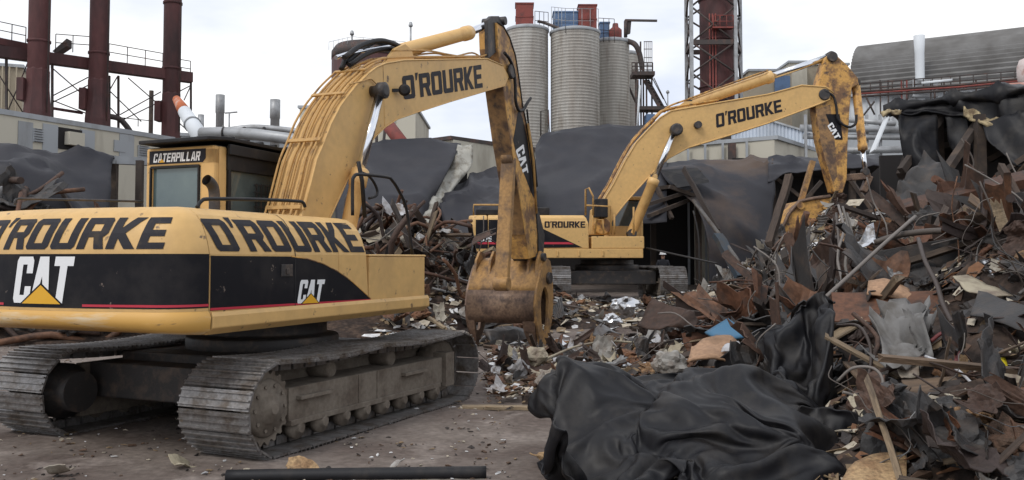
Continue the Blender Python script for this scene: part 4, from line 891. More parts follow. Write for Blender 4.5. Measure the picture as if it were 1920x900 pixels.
for a, c in (((1215, 355, 40), (1300, 345, 40)), ((1210, 385, 39), (1320, 350, 40)), ((1215, 405, 38.5), (1300, 372, 40)), ((1228, 345, 40), (1260, 410, 39)), ((1255, 350, 39), (1310, 370, 39.5)), ((1450, 330, 41), (1540, 400, 41)), ((1470, 420, 40), (1540, 340, 40)), ((1590, 330, 41), (1640, 400, 40))):
    m = MB(); m.beam(il(at(*a)), il(at(*c)), .16, .16); m.build('broken_beam', M['soot_wood'], o)
m = MB(); m.prism([il(at(1240, 322, 40)), il(at(1308, 318, 39.5)), il(at(1330, 342, 38.5)), il(at(1270, 352, 39))], (0, .1, .1)); m.build('hanging_roof_piece', M['membrane'], o)

# ---- silos
def silo(label, pl, pr, yt, Y):
    r = (pr - pl) * Y / F_PX / 2; p = at((pl + pr) / 2, yt, Y - r * .0); o = empty('silo', (p.x, Y, 0), 0, label, 'silo', 'grey banded silos')
    prof = []; z = 0; H = p.z
    while z < H - .3: prof += [(r, z), (r, z + .27), (r * 1.004, z + .275), (r * 1.004, z + .315), (r, z + .32)]; z += .33
    m = MB(); m.lathe(prof + [(r, H - .3)], n=40); m.build('silo_wall', M['silo'], o)
    m = MB(); m.lathe([(r * 1.03, H - .35), (r * 1.05, H - .3), (r * 1.05, H - .05), (r * .9, H + .1), (.2, H + .4)], n=40); m.build('silo_roof', M['greypanel'], o)
    return o, inv(o), r, H
YS = 95
s1, i1, r1, h1 = silo('banded grey silo half hidden by the near stick', 950, 1028, 55, YS)
s2, i2, r2, h2 = silo('widest banded grey silo with a blue and a red box on top', 1032, 1124, 60, YS)
s3, i3, r3, h3 = silo('stained banded silo right of the widest one', 1112, 1180, 78, YS + 4)
s4, i4, r4, h4 = silo('shorter banded silo beside the stair tower', 1150, 1197, 100, YS + 9)
def topbox(il, o, x0, x1, y0, y1, Y, d, mname, name, rib=True):
    a, c = il(at(x0, y0, Y)), il(at(x1, y1, Y)); mb = MB(); mb.box(((a.x + c.x) / 2, a.y + d / 2, (a.z + c.z) / 2), (c.x - a.x, d, a.z - c.z)); f = mb.build(name, M[mname], o, bevel=.04)
    mb = MB(); mb.box(((a.x + c.x) / 2, a.y + d / 2, a.z), (c.x - a.x + .15, d + .15, .14)); mb.build('lid', M[mname], f)
    mb = MB(); mb.box(((a.x + c.x) / 2, a.y + d / 2, (a.z + c.z) / 2), (c.x - a.x + .1, d + .1, .1)); mb.build('band', M[mname], f)
topbox(i1, s1, 967, 1000, 6, 56, YS - .8, 1.9, 'rust_box', 'filter_box'); topbox(i2, s2, 1085, 1119, 9, 62, YS - .8, 1.9, 'rust_box', 'filter_box')
topbox(i2, s2, 1038, 1084, 22, 62, YS - .2, 2.2, 'blue', 'filter_box'); topbox(i3, s3, 1125, 1143, 42, 80, YS + 3, 1.5, 'blue', 'filter_box')
m = MB(); m.lathe([(.7, 0), (.7, 1.3), (.35, 1.6), (.3, 2.0)], i3(at(1154, 78, YS + 3)), n=14); m.build('hopper', M['rust_box'], s3)
rail(s1, [i1(at(1003, 56, YS - 1.2)), i1(at(1028, 58, YS))], 2.0, 'iron', .035, 3); rail(s2, [i2(at(1034, 58, YS)), i2(at(1060, 62, YS - 2.5)), i2(at(1122, 62, YS - .5))], 2.6, 'galv', .03, 4); rail(s3, [i3(at(1122, 78, YS + 2)), i3(at(1152, 80, YS + 1.5))], 2.6, 'iron', .035, 3)
m = MB(); m.tube(cr([i2(at(1008, 40, YS)), i2(at(1018, 42, YS)), i2(at(1040, 50, YS - 1)), i2(at(1060, 58, YS - 1.5))], 3), .16, 8); m.build('conveyor_pipe', M['iron'], s2)
m = MB(); m.tube(cr([i3(at(1166, 76, YS + 3)), i3(at(1180, 78, YS + 3)), i3(at(1192, 85, YS + 2)), i3(at(1200, 104, YS + 2)), i3(at(1204, 130, YS + 2))], 4), .3, 10); m.build('conveyor_pipe', M['iron'], s3)
m = MB(); m.tube([i3(at(1173, 70, YS + 3)), i3(at(1173, 40, YS + 3))], .2, 8); m.beam(i3(at(1172, 38, YS + 3)), i3(at(1232, 39, YS + 3)), .25, .22); m.prism([i3(at(1171, 37, YS + 3)), i3(at(1184, 38, YS + 3)), i3(at(1182, 62, YS + 3)), i3(at(1176, 64, YS + 3))], (0, .4, 0)); m.build('hoist_arm', M['iron'], s3)
m = MB(); m.tube([i2(at(1014, 255, YS - 3)), i2(at(1014, 208, YS - 3)), i2(at(1028, 206, YS - 3)), i2(at(1030, 255, YS - 3))], .07, 6); m.build('conduit', M['iron'], s2)
m = MB(); m.tube([i4(at(1171, 128, YS + 5)), i4(at(1180, 165, YS + 5)), i4(at(1196, 200, YS + 5)), i4(at(1215, 212, YS + 5))], .13, 8); m.build('conduit', M['iron'], s4)
YT = 92
o = empty('stair_tower', (at(1205, 300, YT).x, YT, 0), 0, 'dark iron stair tower with caged ladder beside the silos', 'stair tower'); il = inv(o)
T = lambda px, py, dy=0: il(at(px, py, YT + dy))
for px, y0, dy in ((1192, 118, 0), (1196, 150, 2), (1206, 118, 2), (1212, 140, 0), (1222, 140, 2), (1201, 78, 1)):
    m = MB(); a = T(px, y0, dy); m.beam((a.x, a.y, 0), a, .16, .16); m.build('leg', M['iron'], o)
m = MB(); m.beam(T(1184, 141), T(1225, 141), 2.2, .4); m.build('platform', M['iron'], o)
rail(o, [T(1185, 138), T(1224, 138)], 1.15, 'iron', .05, 4, lv=3); rail(o, [T(1185, 138, 2), T(1224, 138, 2)], 1.15, 'iron', .05, 4, lv=3)
for k in range(5): m = MB(); x = 1208 + k * 3.6; m.tube([T(x, 138), T(x, 77)], .035, 5); m.build('ladder_bar', M['iron'], o)
for y in (78, 92, 108, 122): m = MB(); m.tube([T(1207, y), T(1223, y)], .04, 5); m.build('ladder_hoop', M['iron'], o)
m = MB(); m.beam(T(1208, 150), T(1238, 203), .12, .35); m.build('stringer', M['iron'], o); m = MB(); m.beam(T(1214, 150, 1.2), T(1244, 203, 1.2), .12, .35); m.build('stringer', M['iron'], o)
for k in range(9): a, c = T(1208, 150).lerp(T(1238, 203), (k + .5) / 9), T(1214, 150, 1.2).lerp(T(1244, 203, 1.2), (k + .5) / 9); m = MB(); m.beam(a, c, .3, .06); m.build('tread', M['iron'], o)
m = MB(); m.tube([T(1226, 146), T(1252, 200)], .05, 5); m.tube([T(1216, 133), T(1244, 186)], .05, 5); m.build('stair_rail', M['iron'], o)
m = MB(); m.beam(T(1196, 205), T(1250, 205), 2, .35); m.build('platform', M['iron'], o); m = MB(); m.beam(T(1210, 225), T(1226, 225), 1.5, 1.0); m.build('cabinet', M['blue'], o)
m = MB(); m.tube([T(1200, 160, -1), T(1194, 250, -1)], .12, 8); m.build('white_pipe', M['whitewall'], o)
p = at(1252, 175, 88); m = MB(); m.tube([(p.x, 88, 0), (p.x, 88, p.z)], .06, 6); m.lathe([(.15, 0), (.18, .15), (.08, .3)], (p.x, 88, p.z), n=8); tag(m.build('lamp_post', M['galv']), 'slim lamp post between the stair tower and the far boom', 'lamp post')
# ---- lattice tower round a red stack
YL = 74; kx = YL / F_PX; cxp = 1355; o = empty('lattice_tower', (at(cxp, 300, YL).x, YL + 1.8, 0), 0, 'steel lattice tower around a thick dark red stack right of the silos', 'tower')
m = MB(); m.lathe([(1.42, 0), (1.42, 40)], n=24); st_ = m.build('stack', M['rust_red'], o)
for z in (6, 12, 16.5, 20.5, 24, 28): m = MB(); m.lathe([(1.42, z - .08), (1.52, z - .07), (1.52, z + .07), (1.42, z + .08)], n=24); m.build('flange', M['rust_red'], st_)
for dx in (-.9, -.65, -.4): m = MB(); m.tube([(dx, -1.45, 4), (dx, -1.45, 22.5)], .06, 6); m.build('riser_pipe', M['rust_box'], st_)
legs = [(-2.5, -1.8), (1.15, -1.9), (2.45, 1.6), (-2.2, 1.9)]
for x, y in legs: m = MB(); m.beam((x, y, 0), (x, y, 40), .28, .28); m.build('leg', M['galv'], o)
lv = [.5, 6, 10.5, 14.6, 17.4, 20.0, 23, 26, 32, 38]
for z in (10.5, 14.6, 20.0, 26, 32):
    m = MB()
    for i in range(4): a, c = legs[i], legs[(i + 1) % 4]; m.beam((a[0], a[1], z), (c[0], c[1], z), .18, .4)
    m.build('ring_beam', M['iron'], o)
for i in range(4):
    a, c = legs[i], legs[(i + 1) % 4]
    for z0_, z1_ in zip(lv, lv[1:]):
        for s in (0, 1):
            m = MB(); p, q = (a, c) if s else (c, a); m.tube([(p[0], p[1], z0_), (q[0], q[1], z1_)], .085, 5); m.build('brace', M['iron'], o)
m = MB(); m.box((.1, -1.7, 21.2), (1.7, .7, .12)); m.build('landing', M['rust_box'], o); rail(o, [(-.7, -2.0, 21.2), (.95, -2.0, 21.2)], 1.0, 'rust_box', .04, 3)
# ---- tan and blue buildings
simple_building('tan_block', 'tan block right of the lattice tower, seen above the far boom', 1478, 92, 1590, 92, 122, 10, 'tan')
simple_building('tan_tower', 'narrow tan block above the far cylinder rod', 1480, 90.5, 1513, 90.5, 118, 6, 'beige', cat='building')
o, z, il = simple_building('brown_block', 'brown and blue block between lattice tower and tan block', 1405, 86, 1484, 86, 134, 8, 'tan')
m = MB(); a, c = il(at(1452, 142, 85.9)), il(at(1482, 200, 85.9)); m.box(((a.x + c.x) / 2, a.y, (a.z + c.z) / 2), (c.x - a.x, .1, a.z - c.z)); m.build('blue_panel', M['blue'], o)
# ---- barrel roofed building
pL, pR = at(1592, 150, 82), at(2060, 150, 72)
o = empty('barrel_roof_building', (pL.x, pL.y, 0), 0, 'large building with a grey ribbed barrel roof and a white lower wall at the right', 'building'); il = inv(o)
ax = (pR - pL); ax.z = 0; axn = ax.normalized(); nn = V((-axn.y, axn.x, 0)); Lb = ax.length
ztop_, zeave = at(1605, 84, 86).z, at(1605, 178, 82).z
Hr = ztop_ - zeave; arc = []
for i in range(121):
    a = pi * .5 * i / 120 * 1.6; y = 6.5 * (1 - cos(a)); z = zeave + Hr * sin(min(a, pi - a)) if a <= pi / 2 else zeave + Hr * sin(a)
    k = .09 * sin(i * pi * .5); arc.append((y - k * cos(a), z + k * sin(a)))
m = MB(); m.loft([[V((0, 0, z)) + nn * y + axn * s for y, z in arc] for s in (0, Lb)], smooth=False); m.build('barrel_roof', M['roofgrey'], o)
m = MB(); e = [V((0, 0, z)) + nn * y for y, z in arc]; m.add(e + [V((0, 0, 0)) + nn * arc[-1][0], V((0, 0, 0))], [tuple(range(len(e) + 2))]); m.build('end_wall', M['roofgrey'], o)
m = MB(); m.prism([V((0, 0, 0)), V((0, 0, zeave)), axn * Lb + V((0, 0, zeave)), axn * Lb], nn * .3); m.build('wall', M['whitewall'], o)
for k in range(26):
    m = MB(); p = axn * (Lb * k / 26) - nn * .05; m.beam(p, p + V((0, 0, zeave - .3)), .08, .08); m.build('rib', M['whitewall'], o)
m = MB(); p = -nn * .3 + V((0, 0, zeave - .15)); m.beam(p, p + axn * Lb, .7, .25); m.build('gutter', M['galv'], o)
p0 = at(1725, 150, 77.5); p1 = at(1725, 67, 77.5); o2 = empty('white_stack', (p0.x, p0.y, 0), 0, 'white vent stack in front of the barrel roof', 'vent stack'); r = 9.2 * 77.5 / F_PX
m = MB(); m.lathe([(r * .9, 0), (r * .9, p0.z), (r * .95, p1.z - 1.5), (r * 1.12, p1.z), (r * 1.0, p1.z + .02)], n=18); m.build('stack_shell', M['whitewall'], o2)
m = MB(); m.box((0, 0, p0.z - .9), (2.2, 2.0, 1.5)); m.build('base_box', M['galv'], o2, bevel=.05)
o = empty('pipe_rack', (at(1750, 170, 74).x, 74, 0), 0, 'rusty pipe rack with railings along the foot of the barrel roof', 'pipe rack'); il = inv(o)
Q = lambda px, py: il(at(px, py, 79 - (px - 1590) * .02))
rail(o, [Q(1612, 176), Q(1715, 168), Q(1800, 162), Q(1930, 152)], .9, 'iron', .05, 5)
for dy, mm in ((0, 'rust_box'), (5, 'iron'), (-4, 'iron')):
    m = MB(); m.tube([Q(1612, 176 + dy), Q(1800, 163 + dy), Q(1930, 150 + dy)], .09, 6); m.build('pipe', M[mm], o)
for px in (1650, 1665, 1690, 1700, 1745, 1770, 1830, 1885): m = MB(); a = Q(px, 150); m.beam((a.x, a.y, 0), a, .1, .1); m.build('post', M['rust_box' if px in (1690, 1700) else 'iron'], o)
m = MB(); m.tube([Q(1728, 156), Q(1786, 150)], .13, 8); m.build('pipe', M['whitewall'], o)
for q in (((1622, 178), (1640, 215)), ((1640, 190), (1612, 225)), ((1752, 165), (1753, 190)), ((1745, 172), (1762, 172)), ((1704, 172), (1700, 190))): m = MB(); m.tube([Q(*q[0]), Q(*q[1])], .08, 6); m.build('pipe', M['iron'], o)
pinkm = mat('wrapped_vessel', (.55, .47, .45), .7, dirt=(.35, .16, .12), dscale=1.1, dlo=.48, dhi=.6)
o = empty('wrapped_vessel', at(1905, 170, 40), 0, 'pale horizontal vessel with rusty patches above the torn roof at the right edge', 'vessel')
m = MB(); m.lathe([(.05, -1.0), (.22, -.95), (.34, -.8), (.36, -.6), (.36, 2.6)], axis=(1, -.1, .05), n=18); m.build('vessel_shell', pinkm, o); m = MB(); m.box((.4, .1, -.6), (.15, .15, 1.2)); m.box((1.5, .1, -.6), (.15, .15, 1.2)); m.build('support', M['iron'], o)
o = empty('round_tank', (at(1925, 135, 55).x, 55, 0), 0, 'grey rusty round tank cut by the right edge', 'tank')
zc = at(1925, 135, 55).z; m = MB(); m.lathe([(.02, -.95), (.3, -.85), (.5, -.55), (.55, -.2), (.55, .3), (.4, .75), (.02, .9)], (0, 0, zc), n=18); m.build('tank_shell', pinkm, o); m = MB(); m.beam((0, 0, 0), (0, 0, zc - .9), .2, .2); m.build('support', M['iron'], o)
# ---- corrugated gable shed, low beige shed, pipes
pA, pB = at(1372, 300, 60), at(1572, 300, 57); o = empty('corrugated_shed', (pA.x, pA.y, 0), 0, 'pale blue corrugated shed with a sloping roof line behind the far boom', 'shed'); il = inv(o)
n = 60; pts = []
za, zb_, zc_ = at(1372, 250, 60).z, at(1440, 226, 59).z, at(1572, 268, 57).z
fr = []
for i in range(n + 1):
    f = i / n; p = il(pA.lerp(pB, f)); z = za + (zb_ - za) * f / .34 if f < .34 else zb_ + (zc_ - zb_) * (f - .34) / .66
    fr.append((p.x, p.y + (.05 if i % 2 else -.05), z))
m = MB(); m.loft([[V((x, y, 0)) for x, y, z in fr], [V((x, y, z)) for x, y, z in fr]], smooth=False); m.build('wall', mat('pale_blue_cladding', (.50, .55, .62), .6, dirt=(.36, .39, .43), dscale=.6, dlo=.45, dhi=.7, stretch=(1, 1, .3)), o, solid=.05)
m = MB(); i = int(n * .34); a, b_, c = [V(fr[k]) for k in (0, i, n)]
for p, q in ((a, b_), (b_, c)): m.prism([p + V((0, -.15, .02)), q + V((0, -.15, .02)), q + V((0, 8, .02)), p + V((0, 8, .02))], (0, 0, .12))
m.build('roof', M['galv'], o)
o, z, il = simple_building('beige_shed', 'low beige shed with louvres below the far boom', 1250, 54, 1452, 50, 270, 8, 'beige', roof='greypanel')
for px in (1372, 1430): m = MB(); a = il(at(px, 285, 51.2)); m.box((a.x, a.y - .05, a.z), (.45, .1, 1.0)); m.build('louvre', M['iron'], o)
for px in (1290, 1322, 1355, 1400): m = MB(); a = il(at(px, 285, 52.8 - (px - 1290) * .0185)); m.box((a.x, a.y - .03, z / 2), (.12, .1, z)); m.build('wall_rib', M['greypanel'], o)
o = empty('pipe_bundle', at(1520, 240, 54), 0, 'bundle of silver pipes crossing behind the far stick', 'pipes'); il = inv(o)
for k, (a, c) in enumerate((((1500, 240), (1690, 243)), ((1505, 256), (1690, 258)), ((1560, 283), (1700, 280)), ((1590, 225), (1680, 232)), ((1575, 295), (1700, 300)))): m = MB(); m.tube([il(at(a[0], a[1], 53)), il(at(c[0], c[1], 52))], .16 if k % 2 else .22, 10); m.build('pipe', M['galv'], o)
for px in (1510, 1545, 1625, 1650): m = MB(); a = il(at(px, 215, 52.6)); m.beam((a.x, a.y, -6), a, .14, .14); m.build('post', M['galv'], o)
simple_building('grey_shed', 'grey wall behind the collapsed roof at the right', 1590, 64, 2000, 60, 245, 8, 'greypanel')

# ---- the collapsed building on the right
o = empty('collapsed_building', (at(1790, 300, 21).x, 21, .3), 0, 'collapsed dark building at the right under a torn black roof membrane', 'building'); CB = o; il = inv(o)
rows = [[(1668, 212, 22.6), (1730, 200, 22.2), (1800, 190, 21.8), (1870, 184, 21.2), (1940, 172, 20.6), (2020, 158, 20)], [(1662, 216, 22.0), (1730, 203, 21.6), (1800, 193, 21.2), (1870, 188, 20.7), (1940, 176, 20), (2020, 160, 19.4)], [(1662, 222, 21.9), (1735, 212, 21.5), (1805, 212, 21.1), (1872, 226, 20.6), (1940, 238, 20), (2020, 240, 19.4)], [(1664, 226, 21.8), (1738, 216, 21.4), (1808, 222, 21.0), (1880, 250, 20.5), (1940, 276, 19.9), (2020, 290, 19.3)]]
back = [[il(at(px, py, Y)) + V((4.6, 7, -.35)) for px, py, Y in rows[0]]] + [[il(at(*q)) for q in r] for r in rows]
cloth('roof_membrane', back, M['membrane'], 8, 6, .07, 1.2, .05, o, 8, .12, .9, True)
zz = il(at(1800, 196, 21.6)).z
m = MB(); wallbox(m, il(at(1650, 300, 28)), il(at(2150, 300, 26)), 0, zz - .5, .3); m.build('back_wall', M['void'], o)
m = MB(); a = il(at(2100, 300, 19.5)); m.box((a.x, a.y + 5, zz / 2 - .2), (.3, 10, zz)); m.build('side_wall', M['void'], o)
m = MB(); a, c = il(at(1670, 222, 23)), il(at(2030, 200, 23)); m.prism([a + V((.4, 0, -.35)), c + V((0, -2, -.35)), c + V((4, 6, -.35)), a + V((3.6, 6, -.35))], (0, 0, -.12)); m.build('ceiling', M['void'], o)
for px, Y, yt, w_ in ((1836, 20.6, 215, .2), (1757, 22, 212, .22), (1700, 24, 214, .18), (1904, 22, 240, .2)):
    m = MB(); p = il(at(px, yt, Y)); m.beam((p.x, p.y, 0), p, w_, w_); m.build('post', M['soot_wood'], o)
for a, c, w_ in (((1768, 330, 20), (1838, 225, 21), .17), ((1690, 320, 21), (1762, 222, 21.5), .16), ((1800, 212, 22), (1822, 330, 21), .2), ((1735, 215, 23), (1690, 330, 22), .2), ((1870, 330, 20), (1930, 290, 19.5), .12), ((1720, 280, 23), (1850, 260, 23), .14), ((1855, 300, 24), (1960, 240, 23), .15)):
    m = MB(); m.beam(il(at(*a)), il(at(*c)), w_, w_); m.build('broken_beam', M['soot_wood'], o)
ins = mat('torn_insulation', (.42, .34, .20), .95, dirt=(.14, .10, .06), dscale=5, dlo=.42, dhi=.6, bump=1, bscale=18)
cloth('torn_insulation', [[il(at(*q)) for q in r] for r in ([(1806, 206, 20.9), (1830, 210, 20.8), (1850, 222, 20.6), (1880, 226, 20.4), (1905, 232, 20.2)], [(1812, 222, 20.7), (1832, 232, 20.6), (1852, 242, 20.4), (1880, 238, 20.3), (1900, 236, 20.2)])], ins, 8, 6, .12, 3, .06, o, 3, .06, 3, True)
m = MB(); m.beam(il(at(1662, 222, 21.4)), il(at(1636, 284, 20.6)), .03, .17, 0, (.3, -1, .2)); m.beam(il(at(1656, 214, 21.5)), il(at(1682, 208, 21.6)), .2, .05); m.build('white_flashing', M['whitewall'], o)
cloth('torn_insulation', [[il(at(*q)) for q in r] for r in ([(1652, 212, 21.5), (1670, 208, 21.5), (1690, 207, 21.4)], [(1655, 219, 21.4), (1670, 216, 21.4), (1688, 214, 21.4)])], ins, 6, 4, .08, 3, .05, o, 9, .05, 3, True)

for rows in ([[(1682, 224, 21.7), (1715, 220, 21.6), (1752, 217, 21.5)], [(1690, 270, 21.4), (1720, 275, 21.2), (1758, 268, 21.2)], [(1702, 322, 21.2), (1728, 330, 20.9), (1762, 318, 21.0)]],
             [[(1842, 232, 20.5), (1880, 226, 20.3), (1930, 215, 20), (1990, 210, 19.6)], [(1850, 262, 20.2), (1885, 275, 20.0), (1935, 270, 19.7), (1990, 268, 19.3)], [(1872, 285, 20.0), (1900, 312, 19.8), (1940, 318, 19.5), (1990, 320, 19.1)]],
             [[(1770, 214, 21.6), (1795, 212, 21.4), (1812, 212, 21.3)], [(1778, 250, 21.3), (1800, 262, 21.1), (1816, 250, 21.1)], [(1790, 290, 21.2), (1806, 300, 20.9), (1818, 282, 21.0)]]):
    cloth('hanging_membrane', [[il(at(*q)) for q in r] for r in rows], M['membrane'], 7, 7, .05, 1.2, .03, CB, 11, .14, .9, True)

# ================================================================== MEMBRANES
def sim_cloth(name, rows, m, nu=12, nv=10, grow=.3, frames=30, seed=0, thick=.012, bend=.5, lift=.04, bump_=.12, bsc=1.1, pin=None):
    """a sheet larger than the heap under it, dropped on it and left to settle into folds"""
    rows = [[at(*q) for q in r] for r in rows]
    R1 = [cr(r, nu) for r in rows]; n = len(R1[0]); cols = [cr([r[i] for r in R1], nv) for i in range(n)]
    G = [[cols[i][j] for i in range(n)] for j in range(len(cols[0]))]
    G = [[p + V((noise.noise(p * bsc + V((seed * 3.7, 0, 0))), -.6 * noise.noise(p * bsc + V((0, seed * 3.7, 0))), .8 * noise.noise(p * bsc + V((0, 0, seed * 3.7))))) * bump_ * 2 for p in r] for r in G]
    mb = MB(); mb.loft(G); col = mb.build('collider', M[m])
    cm = col.modifiers.new('c', 'COLLISION'); col.collision.thickness_outer = .015; col.collision.cloth_friction = 20
    fl = MB(); fl.add([(-20,0,-.02),(20,0,-.02),(20,40,-.02),(-20,40,-.02)],[(0,1,2,3)]); fo = fl.build('floor', M[m]); fo.modifiers.new('c','COLLISION')
    def nrmv(j, i):
        a = G[j][max(i-1,0)]; b = G[j][min(i+1,n-1)]; c = G[max(j-1,0)][i]; d = G[min(j+1,len(G)-1)][i]
        q = (b-a).cross(d-c).normalized()
        return -q if (q.y > .1 or (abs(q.y)<=.1 and q.z<0)) else q
    mb = MB(); mb.loft([[p + nrmv(j,i)*(lift + .03*noise.noise(p*2.5+V((seed*5,0,0)))) for i,p in enumerate(r)] for j, r in enumerate(G)])
    o = mb.build(name, M[m])
    cl = o.modifiers.new('cloth', 'CLOTH'); s = cl.settings
    if pin:
        vg = o.vertex_groups.new(name='pin')
        for r_, c_ in pin:
            j, i = min(int(r_ * nv), len(G) - 1), min(int(c_ * nu), n - 1); vg.add([j * n + i], 1.0, 'ADD')
        s.vertex_group_mass = 'pin'
    s.quality = 6; s.mass = .4; s.tension_stiffness = 25; s.compression_stiffness = 25; s.shear_stiffness = 10; s.bending_stiffness = bend
    s.shrink_min = -grow; s.air_damping = 2
    cl.collision_settings.collision_quality = 3; cl.collision_settings.distance_min = .012; cl.collision_settings.use_self_collision = True; cl.collision_settings.self_distance_min=.012
    cl.point_cache.frame_start = 1; cl.point_cache.frame_end = frames
    for f in range(1, frames + 1): SC.frame_set(f)
    dg = bpy.context.evaluated_depsgraph_get(); me = bpy.data.meshes.new_from_object(o.evaluated_get(dg))
    me.name = name; bpy.data.objects.remove(o); bpy.data.objects.remove(col); bpy.data.objects.remove(fo); SC.frame_set(1)
    o = bpy.data.objects.new(name, me); COL.objects.link(o)
    for f in me.polygons: f.use_smooth = True
    q = o.modifiers.new('sub', 'SUBSURF'); q.levels = q.render_levels = 1
    dg = bpy.context.evaluated_depsgraph_get(); me2 = bpy.data.meshes.new_from_object(o.evaluated_get(dg)); o.modifiers.clear(); o.data = me2; me2.name = name
    nn = [v.normal.copy() for v in me2.vertices]
    for v, n_v in zip(me2.vertices, nn):       # stiff sharp creases on top of the soft folds
        c = v.co + V((noise.noise(v.co * 1.3), noise.noise(v.co * 1.3 + V((7, 0, 0))), noise.noise(v.co * 1.3 + V((0, 7, 0))))) * .35
        k = max(0, ridge(c, 1.4)) ** 6 * .016
        v.co += n_v * k
    q = o.modifiers.new('sub', 'SUBSURF'); q.levels = q.render_levels = 1
    q = o.modifiers.new('solid', 'SOLIDIFY'); q.thickness = thick
    return o
def memb(label, rows, seed=0, **k): return tag(sim_cloth('rubber_membrane', rows, 'membrane', seed=seed, **k), label, 'membrane')
memb('large crumpled black rubber membrane heaped in the foreground', [
 [(985, 925, 7.75), (1080, 935, 7.55), (1200, 945, 7.4), (1350, 950, 7.3), (1500, 945, 7.3), (1680, 915, 7.5)],
 [(1038, 850, 8.25), (1095, 858, 8.0), (1210, 850, 7.85), (1350, 845, 7.7), (1480, 850, 7.6), (1640, 868, 7.8)],
 [(1034, 790, 8.6), (1078, 792, 8.45), (1210, 785, 8.3), (1340, 775, 8.1), (1460, 800, 8.0), (1600, 832, 8.1)],
 [(1052, 745, 8.95), (1096, 712, 8.95), (1200, 742, 8.85), (1300, 706, 8.9), (1405, 742, 8.7), (1560, 795, 8.5)],
 [(1075, 722, 9.3), (1110, 706, 9.35), (1180, 722, 9.4), (1300, 702, 9.3), (1430, 742, 9.1), (1560, 790, 8.9)],
 [(1085, 745, 9.7), (1125, 735, 9.8), (1200, 748, 9.9), (1310, 735, 9.8), (1440, 760, 9.5), (1570, 800, 9.2)]], seed=1, grow=.36, bump_=.20, bsc=1.5, nu=15, nv=12, bend=.15, frames=34, pin=[(3, 1), (3, 3), (3, 2.2), (2, .3), (3, 4.2), (1, 5), (1, 2.5), (2, 1.8)])
memb('black membrane strip lying flat at the left foot of the foreground heap', [
 [(990, 872, 8.35), (1050, 880, 8.2), (1110, 862, 8.2), (1180, 835, 8.2)], [(1000, 890, 8.1), (1060, 892, 7.95), (1120, 878, 7.95), (1190, 860, 7.9)], [(1010, 925, 7.8), (1070, 925, 7.6), (1130, 920, 7.5), (1200, 915, 7.4)]], seed=2, grow=.2, nu=8, nv=8, bump_=.07, frames=20, pin=[(0, 1), (0, 2), (0, 3)])
memb('black membrane flap standing up highest, right of the blue panel', [
 [(1330, 705, 10.4), (1395, 655, 10.3), (1450, 618, 10.1), (1505, 582, 9.95), (1545, 560, 9.85), (1568, 570, 9.95)],
 [(1345, 715, 9.9), (1400, 675, 9.75), (1455, 640, 9.6), (1505, 612, 9.45), (1552, 592, 9.4), (1575, 612, 9.6)],
 [(1360, 725, 9.6), (1405, 712, 9.4), (1460, 690, 9.2), (1510, 675, 9.05), (1553, 660, 9.0), (1570, 680, 9.3)],
 [(1390, 745, 9.3), (1430, 748, 9.0), (1490, 750, 8.8), (1530, 752, 8.7), (1570, 755, 8.75), (1590, 765, 9.0)],
 [(1420, 770, 9.0), (1460, 790, 8.7), (1520, 810, 8.5), (1580, 825, 8.4), (1630, 835, 8.5), (1660, 840, 8.7)]], seed=3, grow=.4, bump_=.10, nu=11, nv=10, bend=.2, pin=[(0, 0), (0, 1), (0, 2), (0, 3), (0, 4), (0, 5), (1, 4.5), (2, 2), (3, 5), (4, 0), (4, 2.5), (4, 5)])
memb('long black membrane fold running down to the bottom right from the standing flap', [
 [(1490, 770, 8.4), (1550, 775, 8.3), (1610, 800, 8.2), (1680, 838, 8.2)], [(1480, 800, 8.1), (1530, 830, 7.95), (1600, 868, 7.8), (1680, 890, 7.8)], [(1460, 850, 7.9), (1520, 890, 7.7), (1590, 930, 7.5), (1680, 940, 7.5)]], seed=4, grow=.35, nu=10, nv=9, bump_=.10, bend=.2, frames=24, pin=[(0, 0), (0, 1), (0, 2), (0, 3), (2, 1.5)])
memb('dark membrane scrap draped over rubble near the far tracks, left of the hanging cables', [
 [(1430, 520, 15), (1470, 500, 15), (1510, 505, 15), (1550, 520, 15)], [(1425, 560, 14.3), (1470, 555, 14.2), (1515, 560, 14.2), (1560, 570, 14.2)], [(1430, 595, 13.8), (1475, 600, 13.6), (1520, 605, 13.6), (1570, 605, 13.6)]], seed=5, grow=.25, nu=7, nv=7, bump_=.15, frames=20)

# ================================================================== DEBRIS: pieces
rust_pal = [(0.072, 0.031, 0.017), (0.111, 0.047, 0.024), (0.055, 0.031, 0.022), (0.145, 0.070, 0.038), (0.038, 0.025, 0.022), (0.085, 0.047, 0.032)]
grey_pal = [(0.136, 0.136, 0.143), (0.074, 0.074, 0.077), (0.211, 0.211, 0.211), (0.046, 0.045, 0.046), (0.099, 0.093, 0.087)]
wood_pal = [(0.128, 0.084, 0.052), (0.192, 0.140, 0.088), (0.068, 0.046, 0.034), (0.040, 0.030, 0.026), (0.096, 0.068, 0.048), (0.264, 0.200, 0.128)]
ins_pal = [(.10, .055, .035), (0.230, 0.115, 0.055), (0.289, 0.170, 0.085), (0.170, 0.081, 0.043), (0.306, 0.230, 0.128), (0.128, 0.064, 0.038)]
pale_pal = [(0.374, 0.367, 0.353), (0.302, 0.274, 0.223), (0.446, 0.446, 0.461), (0.259, 0.245, 0.223), (0.346, 0.302, 0.216)]
M['d_rust'] = mat('rusty_sheet', rust_pal[0], .7, .15, dirt=(.04, .026, .02), dscale=2.5, dlo=.48, dhi=.66, rnd=rust_pal, fine=(16, .3), bump=.3, bscale=14)
M['d_grey'] = mat('grey_sheet', grey_pal[0], .5, .3, dirt=(.07, .055, .045), dscale=2.2, dlo=.46, dhi=.66, rnd=grey_pal, fine=(12, .2), bump=.2)
